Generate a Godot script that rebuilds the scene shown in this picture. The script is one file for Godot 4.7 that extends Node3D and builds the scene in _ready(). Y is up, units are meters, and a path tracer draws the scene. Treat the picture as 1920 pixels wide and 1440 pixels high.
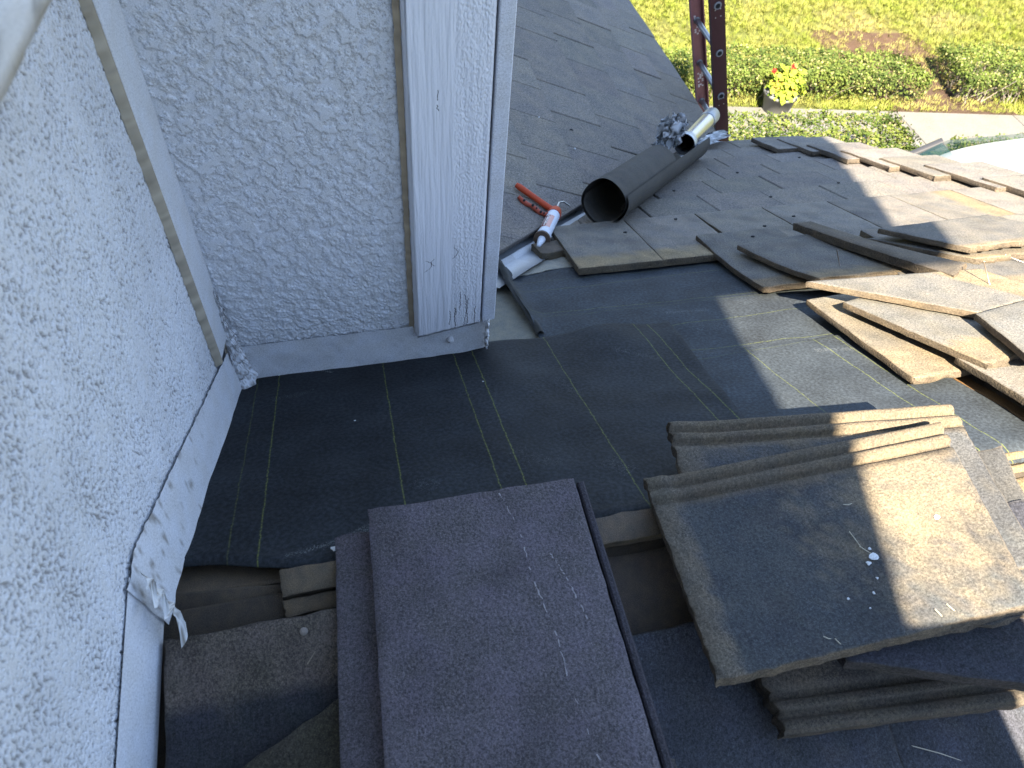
extends Node3D

const S := 0.46            # roof pitch, rise over run
const K := 1.10073         # slope length per metre of run
const G := -3.4            # ground level under the eaves
var rng := RandomNumberGenerator.new()
var nz := FastNoiseLite.new()      # general 3D noise
var nf := FastNoiseLite.new()      # finer
var M := {}
var taken := {}

# ---------------------------------------------------------------- naming
func numbered(called: String) -> String:
	if not taken.has(called):
		taken[called] = 0
		return called
	taken[called] += 1
	return "%s_%03d" % [called, taken[called]]

func tag(o: Node3D, label: String, category: String, group := "") -> Node3D:
	o.set_meta("label", label)
	o.set_meta("category", category)
	if not o.has_meta("kind"):
		o.set_meta("kind", "thing")
	if group != "":
		o.set_meta("group", group)
	return o

func thing(called: String, label: String, category: String, at := Vector3.ZERO, group := "") -> Node3D:
	var o := Node3D.new()
	o.name = numbered(called)
	add_child(o)
	o.position = at
	return tag(o, label, category, group)

func put(called: String, mesh: Mesh, m: Material, parent: Node = null) -> MeshInstance3D:
	var o := MeshInstance3D.new()
	o.mesh = mesh
	o.material_override = m
	if parent == null or parent == self:
		o.name = numbered(called)
		add_child(o)
	else:
		o.name = called
		parent.add_child(o, true)
	return o

# ---------------------------------------------------------------- frames
func rp(x: float, zl: float, w := 0.0) -> Vector3:      # main slope: across, along the slope, off the surface
	return Vector3(x, (zl * S + w) / K, (zl - w * S) / K)

const V0 := Vector3(0.92540, -0.33300, -0.72391)
func lp(xl: float, z: float, w := 0.0) -> Vector3:      # side slope beyond the valley
	return Vector3(V0.x + (xl + w * S) / K, V0.y + (-xl * S + w) / K, z)

func np(x: float, d: float, h := 0.0) -> Vector3:       # near slope, from the ridge down towards the viewer
	return Vector3(x, 0.343 - 0.3 * d + h, 0.745 + d)

func wallx(z: float) -> float:
	return -0.08 * z

# ---------------------------------------------------------------- mesh helpers
func quad(st: SurfaceTool, a: Vector3, b: Vector3, c: Vector3, d: Vector3, col := Color.WHITE, g := -1) -> void:
	for p in [a, b, c, a, c, d]:
		st.set_smooth_group(g)
		st.set_color(col)
		st.add_vertex(p)

func quadc(st: SurfaceTool, p: Array, c: Array, g := -1) -> void:
	for i in [0, 1, 2, 0, 2, 3]:
		st.set_smooth_group(g)
		st.set_color(c[i])
		st.add_vertex(p[i])

func begin() -> SurfaceTool:
	var st := SurfaceTool.new()
	st.begin(Mesh.PRIMITIVE_TRIANGLES)
	return st

func done(st: SurfaceTool) -> ArrayMesh:
	st.generate_normals()
	return st.commit()

# a box between eight corners: four on the face (clockwise seen from outside) and a vector to its back
func add_slab(st: SurfaceTool, f: Array, back: Vector3, col := Color.WHITE, bev := 0.003) -> void:
	var c: Vector3 = (f[0] + f[1] + f[2] + f[3]) / 4.0
	var t: Array = []
	var e: Array = []
	var b: Array = []
	var bn := back.normalized()
	for i in 4:
		var p: Vector3 = f[i]
		var q: Vector3 = f[(i + 1) % 4]
		var r: Vector3 = f[(i + 3) % 4]
		var inw := ((q - p).normalized() + (r - p).normalized()) * bev
		t.append(p + inw)
		e.append(p + bn * bev)
		b.append(p + back)
	quad(st, t[0], t[1], t[2], t[3], col)
	for i in 4:
		var j := (i + 1) % 4
		quad(st, t[j], t[i], e[i], e[j], col)
		quad(st, e[j], e[i], b[i], b[j], col)
	quad(st, b[3], b[2], b[1], b[0], col)

func box_mesh(c: Vector3, size: Vector3, bev := 0.003, col := Color.WHITE) -> ArrayMesh:
	var st := begin()
	add_box(st, c, size, Basis(), bev, col)
	return done(st)

func add_box(st: SurfaceTool, c: Vector3, size: Vector3, b := Basis(), bev := 0.003, col := Color.WHITE) -> void:
	var h := size / 2.0
	add_slab(st, [c + b * Vector3(-h.x, h.y, -h.z), c + b * Vector3(h.x, h.y, -h.z), c + b * Vector3(h.x, h.y, h.z), c + b * Vector3(-h.x, h.y, h.z)], b * Vector3(0, -size.y, 0), col, bev)

# a lathe or tube along a line of points with radii
func add_tube(st: SurfaceTool, pts: Array, rad: Array, sides := 12, col := Color.WHITE, caps := true) -> void:
	var rings: Array = []
	for i in pts.size():
		var d: Vector3 = (pts[mini(i + 1, pts.size() - 1)] - pts[maxi(i - 1, 0)]).normalized()
		var u := d.cross(Vector3.UP if absf(d.y) < 0.9 else Vector3.RIGHT).normalized()
		var v := d.cross(u)
		var ring: Array = []
		for k in sides:
			var a := TAU * k / sides
			ring.append(pts[i] + (u * cos(a) + v * sin(a)) * rad[i])
		rings.append(ring)
	for i in rings.size() - 1:
		for k in sides:
			var j := (k + 1) % sides
			quad(st, rings[i][k], rings[i + 1][k], rings[i + 1][j], rings[i][j], col, 1)
	if caps:
		for k in range(1, sides - 1):
			for p in [rings[0][0], rings[0][k], rings[0][k + 1]]:
				st.set_smooth_group(-1); st.set_color(col); st.add_vertex(p)
			for p in [rings[-1][0], rings[-1][k + 1], rings[-1][k]]:
				st.set_smooth_group(-1); st.set_color(col); st.add_vertex(p)

# a concrete roof tile as a fine slab: q = far left, far right, near right, near left corners of its upper face
func rib(d: float) -> float:
	if d < 0.004: return -0.002
	if d < 0.020: return 0.004
	if d < 0.031: return -0.005
	if d < 0.046: return 0.003
	if d < 0.056: return -0.006
	return 0.0

func slab(q: Array, th: float, o := {}) -> ArrayMesh:
	var L: float = (q[1] - q[0]).length()
	var W: float = (q[3] - q[0]).length()
	var n: Vector3 = (q[3] - q[0]).cross(q[1] - q[0]).normalized()
	var ex: Vector3 = (q[1] - q[0]).normalized()
	var ez: Vector3 = (q[3] - q[0]).normalized()
	var us: Array = _cuts(L, o.get("ribs", "") == "left", o.get("ribs", "") == "right", o.get("step", 0.022))
	var vs: Array = _cuts(W, o.get("ribs", "") == "far", o.get("ribs", "") == "near", o.get("step", 0.022))
	var col: Color = o.get("col", Color(0.2, 0.2, 0.2))
	var side: Color = o.get("side", Color(0.17, 0.14, 0.10))
	var head: Color = o.get("head", Color(0.30, 0.24, 0.16))
	var head_at: String = o.get("head_at", "")
	var head_w: float = o.get("head_w", 0.075)
	var dirt_and_pits: Color = o.get("dirt_and_pits", Color(0.30, 0.24, 0.15))
	var dirt_k: float = o.get("dirt_k", 0.0)
	var rough: Array = o.get("rough", [0.002, 0.002, 0.002, 0.002])   # left right far near
	var amp: float = o.get("amp", 0.0012)
	var bow: float = o.get("bow", 0.0)
	var sd: float = o.get("seed", 0.0)
	var off := Vector3(sd * 7.31, sd * 3.7, sd * 5.13)
	var P: Array = []
	var C: Array = []
	var nu := us.size()
	var nv := vs.size()
	for j in nv:
		for i in nu:
			var u: float = us[i]
			var v: float = vs[j]
			var p: Vector3 = q[0].lerp(q[1], u).lerp(q[3].lerp(q[2], u), v)
			var dl := u * L
			var dr := (1.0 - u) * L
			var df := v * W
			var dn := (1.0 - v) * W
			var sp := p + off
			var h := nz.get_noise_3dv(sp * 14.0) * amp
			h += bow * sin(PI * v) * (0.5 + 0.5 * sin(u * 5.0 + sd))
			match o.get("ribs", ""):
				"far": h += rib(df)
				"near": h += rib(dn)
				"left": h += rib(dl)
				"right": h += rib(dr)
			if o.get("lip", "") == "left" and dl < 0.045:
				h += 0.006 * smoothstep(0.045, 0.030, dl) + nz.get_noise_3dv(sp * 60.0) * 0.003
			var c := col.lerp(col * 0.72, clampf(nz.get_noise_3dv(sp * 9.0) * 1.4 + 0.2, 0.0, 1.0))
			if dirt_k != 0.0 or o.has("dirt_c"):
				var dk := dirt_k
				if o.has("dirt_c"):
					dk += 1.25 * (1.0 - Vector2((u - o.dirt_c[0]) / o.dirt_c[2], (v - o.dirt_c[1]) / o.dirt_c[3]).length())
				c = c.lerp(dirt_and_pits, clampf(dk + nz.get_noise_3dv(sp * 11.0 + Vector3(9, 2, 4)) * 0.55 + nf.get_noise_3dv(sp * 42.0) * 0.35, 0.0, 1.0))
			var hd := 9.0
			match head_at:
				"far": hd = df
				"near": hd = dn
				"left": hd = dl
				"right": hd = dr
				"all": hd = 0.0
			if hd < head_w + 0.03:
				var wob := nz.get_noise_3dv(sp * 16.0) * 0.012
				c = c.lerp(head * (1.0 + 0.35 * nz.get_noise_3dv(sp * 22.0)), smoothstep(head_w + 0.006, head_w - 0.006, hd + wob))
			if o.get("ribs", "") != "":
				var rd: float = {"far": df, "near": dn, "left": dl, "right": dr}[o.ribs]
				if rd < 0.075:
					c = c.lerp(o.get("rib_col", dirt_and_pits), 0.75 * smoothstep(0.075, 0.055, rd + nz.get_noise_3dv(sp * 20.0) * 0.012))
			if o.get("lip", "") == "left" and dl < 0.055:
				c = c.lerp(o.get("lip_col", dirt_and_pits), smoothstep(0.05, 0.035, dl + nz.get_noise_3dv(sp * 25.0) * 0.012) * 0.9)
			if i == 0 or j == 0 or i == nu - 1 or j == nv - 1:
				h -= 0.0016
				c = c.lerp(side, 0.5)
				var jt := 0.7 * nf.get_noise_3dv(sp * 95.0) + 0.5 * nz.get_noise_3dv(sp * 30.0)
				if i == 0: p -= ex * jt * rough[0] * 1.6
				if i == nu - 1: p += ex * jt * rough[1] * 1.6
				if j == 0: p -= ez * jt * rough[2] * 1.6
				if j == nv - 1: p += ez * jt * rough[3] * 1.6
			P.append(p + n * h)
			C.append(c)
	var st := begin()
	for j in nv - 1:
		for i in nu - 1:
			var a := j * nu + i
			quadc(st, [P[a], P[a + 1], P[a + nu + 1], P[a + nu]], [C[a], C[a + 1], C[a + nu + 1], C[a + nu]], 0)
	# rim: walk the border clockwise, three rings down
	var loop: Array = []
	for i in nu - 1: loop.append([i, 2])
	for j in nv - 1: loop.append([j * nu + nu - 1, 1])
	for i in nu - 1: loop.append([(nv - 1) * nu + nu - 1 - i, 3])
	for j in nv - 1: loop.append([(nv - 1 - j) * nu, 0])
	var outw := [-ex, ex, -ez, ez]
	var rings: Array = [[], [], [], []]
	for e in loop:
		var p: Vector3 = P[e[0]]
		var r: float = rough[e[1]]
		var ow: Vector3 = outw[e[1]]
		var j1 := nf.get_noise_3dv((p + off) * 70.0 + Vector3(3, 1, 2))
		var j2 := nf.get_noise_3dv((p + off) * 70.0 + Vector3(8, 5, 7))
		rings[0].append(p)
		rings[1].append(p - n * th * (0.35 + 0.15 * j2) + ow * (0.0005 + r * 0.7 * (0.4 + j1)))
		rings[2].append(p - n * th * (0.75 + 0.1 * j1) + ow * (0.0003 + r * 0.7 * (0.3 + j2)))
		rings[3].append(p - n * (th + 0.0))
	var m := loop.size()
	for k in 3:
		for i in m:
			var j := (i + 1) % m
			var c0 := side * (1.0 + 0.5 * nz.get_noise_3dv((rings[k][i] + off) * 40.0))
			var c1 := side * (1.0 + 0.5 * nz.get_noise_3dv((rings[k][j] + off) * 40.0))
			quadc(st, [rings[k][j], rings[k][i], rings[k + 1][i], rings[k + 1][j]], [c1, c0, c0, c1], 4 + loop[i][1])
	var mid := Vector3.ZERO
	for p in rings[3]: mid += p / m
	for i in m:
		var j := (i + 1) % m
		for p in [mid, rings[3][j], rings[3][i]]:
			st.set_smooth_group(2); st.set_color(side); st.add_vertex(p)
	return done(st)

func _cuts(len: float, lo: bool, hi: bool, step: float) -> Array:
	var d: Array = [0.0, 0.0035]
	if lo: d.append_array([0.0045, 0.008, 0.017, 0.0205, 0.024, 0.030, 0.0315, 0.035, 0.0445, 0.0465, 0.049, 0.0555, 0.0575])
	if hi:
		for x in [0.0575, 0.0555, 0.049, 0.0465, 0.0445, 0.035, 0.0315, 0.030, 0.024, 0.0205, 0.017, 0.008, 0.0045]: d.append(len - x)
	d.append(len - 0.0035)
	d.append(len)
	var a := 0.07 if lo else 0.015
	var b := len - (0.07 if hi else 0.015)
	var k := maxi(2, int((b - a) / step))
	for i in k + 1: d.append(lerpf(a, b, float(i) / k))
	d.sort()
	var r: Array = []
	for x in d: r.append(x / len)
	return r

# a loose tile, a thing of its own
func loose(label: String, q: Array, th: float, o: Dictionary, m: Material = null) -> Node3D:
	var t := put("roof_tile", slab(q, th, o), m if m else M.tile)
	tag(t, label, "roof tile", o.get("group", ""))
	return t

# a flat tile of any outline on a slope: pts in the slope's own axes, f maps (a, b, w) to a point; w as a plane over (a, b)
func prism(pts: PackedVector2Array, f: Callable, w0: float, wa: float, wb: float, o: Vector2, th: float, col: Color) -> ArrayMesh:
	var st := begin()
	var n := pts.size()
	if Geometry2D.is_polygon_clockwise(pts):
		pts.reverse()
	var tri := Geometry2D.triangulate_polygon(pts)
	var top: Array = []
	var edge: Array = []
	var bot: Array = []
	for i in n:
		var p := pts[i]
		var inw := ((pts[(i + 1) % n] - p).normalized() + (pts[(i + n - 1) % n] - p).normalized())
		var pi := p + inw.limit_length(1.5) * 0.004
		var w := w0 + wa * (p.x - o.x) + wb * (p.y - o.y)
		top.append(f.call(pi.x, pi.y, w))
		edge.append(f.call(p.x, p.y, w - 0.004))
		bot.append(f.call(p.x, p.y, w - th))
	var flip: bool = (top[tri[1]] - top[tri[0]]).cross(top[tri[2]] - top[tri[0]]).y > 0.0
	for i in range(0, tri.size(), 3):
		var t := [tri[i], tri[i + 1], tri[i + 2]]
		if flip: t.reverse()
		for k in t:
			st.set_smooth_group(-1); st.set_color(col); st.add_vertex(top[k])
	for i in n:
		var j := (i + 1) % n
		if flip:
			quad(st, top[j], top[i], edge[i], edge[j], col)
			quad(st, edge[j], edge[i], bot[i], bot[j], col * 0.8)
		else:
			quad(st, top[i], top[j], edge[j], edge[i], col)
			quad(st, edge[i], edge[j], bot[j], bot[i], col * 0.8)
	return done(st)

# keep the part of a polygon where a*x + b*y >= c
func clip(p: PackedVector2Array, a: float, b: float, c: float) -> PackedVector2Array:
	var r := PackedVector2Array()
	for i in p.size():
		var u := p[i]
		var v := p[(i + 1) % p.size()]
		var du := a * u.x + b * u.y - c
		var dv := a * v.x + b * v.y - c
		if du >= 0.0: r.append(u)
		if (du >= 0.0) != (dv >= 0.0): r.append(u.lerp(v, du / (du - dv)))
	return r

# a regular grid given by functions, with its own normals
func grid(nx: int, ny: int, at: Callable, colr: Callable, uvs := Vector2.ZERO) -> ArrayMesh:
	var vs := PackedVector3Array()
	var cs := PackedColorArray()
	var uv := PackedVector2Array()
	vs.resize((nx + 1) * (ny + 1)); cs.resize(vs.size()); uv.resize(vs.size())
	var k := 0
	for j in ny + 1:
		for i in nx + 1:
			var u := float(i) / nx
			var v := float(j) / ny
			vs[k] = at.call(u, v)
			cs[k] = colr.call(u, v)
			uv[k] = Vector2(u, v)
			k += 1
	return grid_mesh(nx, ny, vs, cs, uv)

func grid_mesh(nx: int, ny: int, vs: PackedVector3Array, cs: PackedColorArray, uv: PackedVector2Array) -> ArrayMesh:
	var ns := PackedVector3Array()
	ns.resize(vs.size())
	var w := nx + 1
	for j in ny + 1:
		for i in w:
			var k := j * w + i
			var du := vs[k + (1 if i < nx else 0)] - vs[k - (1 if i > 0 else 0)]
			var dv := vs[k + (w if j < ny else 0)] - vs[k - (w if j > 0 else 0)]
			ns[k] = dv.cross(du).normalized()
	var ix := PackedInt32Array()
	ix.resize(nx * ny * 6)
	var m := 0
	for j in ny:
		for i in nx:
			var a := j * w + i
			ix[m] = a; ix[m + 1] = a + 1; ix[m + 2] = a + w + 1
			ix[m + 3] = a; ix[m + 4] = a + w + 1; ix[m + 5] = a + w
			m += 6
	var arr := []
	arr.resize(Mesh.ARRAY_MAX)
	arr[Mesh.ARRAY_VERTEX] = vs
	arr[Mesh.ARRAY_NORMAL] = ns
	arr[Mesh.ARRAY_COLOR] = cs
	arr[Mesh.ARRAY_TEX_UV] = uv
	arr[Mesh.ARRAY_INDEX] = ix
	var me := ArrayMesh.new()
	me.add_surface_from_arrays(Mesh.PRIMITIVE_TRIANGLES, arr)
	return me

# ---------------------------------------------------------------- textures
func noise_image(w: int, h: int, freq: float, oct: int, sd: int, type := FastNoiseLite.TYPE_SIMPLEX_SMOOTH) -> Image:
	var n := FastNoiseLite.new()
	n.noise_type = type
	n.seed = sd
	n.frequency = freq
	n.fractal_octaves = oct
	n.fractal_type = FastNoiseLite.FRACTAL_FBM if oct > 1 else FastNoiseLite.FRACTAL_NONE
	return n.get_seamless_image(w, h, false, false, 0.1, true)

func grain(size: int, lo: float, hi: float, speck: float, sd: int, tint_a: Color, tint_b: Color) -> Array:
	# mineral granules: colour and height images of one pattern
	rng.seed = sd
	var broad := noise_image(size, size, 0.012, 3, sd)
	var fine := noise_image(size, size, 0.16, 2, sd + 1)
	broad.convert(Image.FORMAT_L8); fine.convert(Image.FORMAT_L8)
	var bb := broad.get_data()
	var fb := fine.get_data()
	var col := PackedByteArray()
	var hgt := PackedByteArray()
	col.resize(size * size * 3); hgt.resize(size * size)
	for i in size * size:
		var b := bb[i] / 255.0
		var f := fb[i] / 255.0
		var r := rng.randf()
		var v := lerpf(lo, hi, clampf(0.35 * b + 0.65 * f + (r - 0.5) * 0.35, 0.0, 1.0))
		if r > 1.0 - speck: v = minf(1.0, v + 0.22)
		elif r < speck * 1.4: v *= 0.72
		var t := tint_a.lerp(tint_b, clampf(b * 1.5 - 0.25, 0.0, 1.0))
		col[i * 3] = int(clampf(v * t.r, 0, 1) * 255)
		col[i * 3 + 1] = int(clampf(v * t.g, 0, 1) * 255)
		col[i * 3 + 2] = int(clampf(v * t.b, 0, 1) * 255)
		hgt[i] = int(clampf(f * 0.7 + r * 0.3, 0, 1) * 255)
	var ci := Image.create_from_data(size, size, false, Image.FORMAT_RGB8, col)
	var hi_ := Image.create_from_data(size, size, false, Image.FORMAT_L8, hgt)
	return [ImageTexture.create_from_image(ci), ImageTexture.create_from_image(hi_)]

func mat(rough := 0.9, col := Color.WHITE, vc := true) -> StandardMaterial3D:
	var m := StandardMaterial3D.new()
	m.albedo_color = col.linear_to_srgb()
	m.roughness = rough
	m.vertex_color_use_as_albedo = vc
	m.metallic_specular = 0.4
	return m

func tri(m: StandardMaterial3D, g: Array, scale: float, relief: float) -> StandardMaterial3D:
	m.albedo_texture = g[0]
	m.uv1_triplanar = true
	m.uv1_world_triplanar = true
	m.uv1_scale = Vector3.ONE * scale
	m.heightmap_enabled = true
	m.heightmap_texture = g[1]
	m.heightmap_scale = relief
	return m

func materials() -> void:
	var g1 := grain(512, 0.50, 1.0, 0.09, 11, Color(1, 1, 1), Color(1, 0.97, 0.92))
	M.tile = tri(mat(0.88), g1, 1.9, 0.14)
	M.tile_far = tri(mat(0.9), g1, 1.1, 0.10)
	var g4 := grain(512, 0.45, 1.0, 0.14, 29, Color(1, 1, 1), Color(0.96, 0.95, 1.0))
	var g2 := grain(512, 0.5, 1.0, 0.10, 23, Color(1, 1, 1), Color(0.94, 0.95, 1.0))
	M.purple = tri(mat(0.8), g4, 2.0, 0.20)
	M.granule = tri(mat(0.8), g4, 1.7, 0.16)
	M.felt_back = tri(mat(0.85), g1, 4.0, 0.03)
	var g3 := grain(256, 0.8, 1.0, 0.03, 31, Color(1, 1, 1), Color(0.97, 0.98, 1.0))
	M.stucco = tri(mat(0.75), g3, 9.0, 0.03)
	M.paint = tri(mat(0.55), g3, 5.0, 0.015)
	M.concrete = tri(mat(0.9), g3, 1.1, 0.1)
	M.soil = tri(mat(1.0), g2, 1.6, 0.8)
	M.wood = tri(mat(0.85), g1, 6.0, 0.06)
	M.plain = mat(0.6)
	M.rough = mat(0.9)
	M.metal = mat(0.38)
	M.metal.metallic = 0.85
	M.chrome = mat(0.32)
	M.chrome.metallic = 1.0
	M.galv = tri(mat(0.45), g3, 6.0, 0.02)
	M.galv.metallic = 0.7
	M.fibre = tri(mat(0.45), g3, 8.0, 0.01)
	M.gloss = mat(0.3)
	M.carpaint = mat(0.25, Color(0.36, 0.38, 0.41), false)
	M.carpaint.clearcoat_enabled = true
	M.carpaint.clearcoat = 0.7
	M.glass = StandardMaterial3D.new()
	M.glass.albedo_color = Color(0.10, 0.20, 0.18, 0.55)
	M.glass.transparency = BaseMaterial3D.TRANSPARENCY_ALPHA
	M.glass.roughness = 0.03
	M.rubber = mat(0.8, Color(0.02, 0.02, 0.02), false)
	M.leaf = mat(0.7)
	M.leaf.metallic_specular = 0.2
	M.leaf.backlight_enabled = true
	M.leaf.backlight = Color(0.35, 0.4, 0.2)
	M.leaf.cull_mode = BaseMaterial3D.CULL_DISABLED
	M.lawn = tri(mat(1.0), g2, 0.8, 1.2)

# printed underlayment: fibrous dark sheet with thin yellow lay lines and scuffs; size in metres, lines as [x0, y0, x1, y1] in metres
func felt_texture(w: float, h: float, res: float, lines: Array, scuffs: Array, sd: int, base := 0.15) -> Array:
	var iw := int(w * res)
	var ih := int(h * res)
	rng.seed = sd
	var fib := noise_image(iw, ih, 0.11, 3, sd)
	var cloud := noise_image(iw, ih, 0.006, 4, sd + 5)
	fib.convert(Image.FORMAT_L8); cloud.convert(Image.FORMAT_L8)
	var fb := fib.get_data()
	var cb := cloud.get_data()
	var d := PackedByteArray()
	d.resize(iw * ih * 3)
	for i in iw * ih:
		var v := base + (fb[i] / 255.0 - 0.5) * 0.12 + (cb[i] / 255.0 - 0.5) * 0.07 + (rng.randf() - 0.5) * 0.06
		d[i * 3] = int(clampf(v * 0.90, 0, 1) * 255)
		d[i * 3 + 1] = int(clampf(v * 1.0, 0, 1) * 255)
		d[i * 3 + 2] = int(clampf(v * 1.09, 0, 1) * 255)
	var im := Image.create_from_data(iw, ih, false, Image.FORMAT_RGB8, d)
	for l in lines:
		var a := Vector2(l[0], l[1]) * res
		var b := Vector2(l[2], l[3]) * res
		var n := int(a.distance_to(b)) * 2
		var nr := (b - a).orthogonal().normalized()
		var str: float = l[4] if l.size() > 4 else 0.8
		for k in n:
			var t := float(k) / n
			var p := a.lerp(b, t) + nr * (nz.get_noise_2d(t * 22.0 * a.distance_to(b) / res, a.x + a.y) * 0.8)
			var ink := str * clampf(0.72 + nf.get_noise_2d(k * 0.11, a.x) * 0.45, 0.15, 1.0)
			for q in [[-1, 0.12], [0, 0.9], [1, 0.5]]:
				var x := int(p.x + nr.x * q[0])
				var y := int(p.y + nr.y * q[0])
				if x >= 0 and y >= 0 and x < iw and y < ih:
					im.set_pixel(x, y, im.get_pixel(x, y).lerp(Color(0.45, 0.47, 0.20), 0.78 * ink * q[1]))
	for s in scuffs:      # x, y, length, angle, strength: chalky drags
		for k in int(s[2] * res * 6.0):
			var t := rng.randf()
			var p: Vector2 = Vector2(s[0], s[1]) * res + Vector2.from_angle(s[3]) * t * s[2] * res + Vector2.from_angle(s[3] + 1.57) * rng.randfn(0.0, s[5] * res)
			if p.x >= 0 and p.y >= 0 and p.x < iw and p.y < ih:
				im.set_pixel(int(p.x), int(p.y), im.get_pixel(int(p.x), int(p.y)).lerp(Color(0.6, 0.6, 0.58), s[4] * rng.randf()))
	return [ImageTexture.create_from_image(im), ImageTexture.create_from_image(fib)]

func felt_material(t: Array, rough := 0.8) -> StandardMaterial3D:
	var m := mat(rough)
	m.albedo_texture = t[0]
	m.heightmap_enabled = true
	m.heightmap_texture = t[1]
	m.heightmap_scale = 0.05
	return m

# a flexible sheet over a slope: grid of points with a thin edge
func sheet(nx: int, ny: int, at: Callable, th: float, col := Color.WHITE) -> ArrayMesh:
	var vs := PackedVector3Array()
	var cs := PackedColorArray()
	var uv := PackedVector2Array()
	# the border is doubled downwards so that the sheet has a visible edge
	for j in range(-1, ny + 2):
		for i in range(-1, nx + 2):
			var u := clampf(float(i) / nx, 0, 1)
			var v := clampf(float(j) / ny, 0, 1)
			var p: Array = at.call(u, v)
			var pos: Vector3 = p[0]
			if i < 0 or j < 0 or i > nx or j > ny:
				pos -= Vector3(0, th, 0)
			vs.append(pos); cs.append(col); uv.append(p[1])
	return grid_mesh(nx + 2, ny + 2, vs, cs, uv)

# ---------------------------------------------------------------- setup
func _ready() -> void:
	nz.seed = 5; nz.frequency = 1.0; nz.noise_type = FastNoiseLite.TYPE_SIMPLEX_SMOOTH; nz.fractal_octaves = 2
	nf.seed = 9; nf.frequency = 1.0; nf.noise_type = FastNoiseLite.TYPE_SIMPLEX; nf.fractal_type = FastNoiseLite.FRACTAL_NONE
	# camera
	var cam := Camera3D.new()
	cam.name = "camera"
	var right := Vector3(0.97357628, 0.06981153, 0.21742948)
	var down := Vector3(-0.12812521, -0.62115775, 0.77314098)
	var fwd := Vector3(0.18903217, -0.78056992, -0.59579983)
	cam.transform = Transform3D(Basis(right, -down, -fwd), Vector3(0.29007, 1.43679, 1.20893))
	cam.near = 0.02
	cam.far = 400.0
	var at := CameraAttributesPhysical.new()
	at.frustum_focal_length = 23.667
	at.frustum_near = 0.02
	at.frustum_far = 400.0
	at.frustum_focus_distance = 1.75
	at.exposure_aperture = 7.0
	cam.attributes = at
	cam.fov = 53.78
	add_child(cam)
	cam.current = true
	# sky, sun, exposure
	var we := WorldEnvironment.new()
	we.name = "environment"
	var env := Environment.new()
	env.background_mode = Environment.BG_SKY
	var sm := ProceduralSkyMaterial.new()
	sm.sky_top_color = Color(0.515, 0.625, 0.795)
	sm.sky_horizon_color = Color(0.80, 0.86, 0.93)
	sm.sky_curve = 0.16
	sm.ground_bottom_color = Color(0.30, 0.30, 0.27)
	sm.ground_horizon_color = Color(0.55, 0.58, 0.58)
	sm.sun_angle_max = 12.0
	var sky := Sky.new()
	sky.sky_material = sm
	env.sky = sky
	env.background_energy_multiplier = 0.5
	env.tonemap_mode = Environment.TONE_MAPPER_LINEAR
	env.tonemap_exposure = 7.1
	env.sdfgi_enabled = true
	env.ssao_enabled = true
	env.ssil_enabled = true
	we.environment = env
	add_child(we)
	var sun := DirectionalLight3D.new()
	sun.name = "sun"
	sun.light_energy = 1.6
	sun.light_color = Color(1.0, 0.95, 0.86)
	sun.light_angular_distance = 0.4
	sun.shadow_enabled = true
	add_child(sun)
	var sd := Vector3(-0.1798, 0.7880, 0.5888).normalized()
	sun.look_at_from_position(sd * 30.0, Vector3.ZERO)
	materials()
	ground()
	house()
	walls()
	roof()
	side_roof()
	grit()
	underlayment()
	near_tiles()
	right_stack()
	far_stack()
	valley()
	garden()
	ladder()
	car()

# ---------------------------------------------------------------- ground
func path_line(x: float) -> float:
	return -6.14 + 0.16 * (x - 5.03)

func gh(x: float, z: float) -> float:
	var t := path_line(x) - 0.75 - z
	return G + 0.20 * maxf(0.0, t) * smoothstep(0.0, 2.0, t + 0.6) * (1.0 if t < 14.0 else 14.0 / t)

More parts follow.
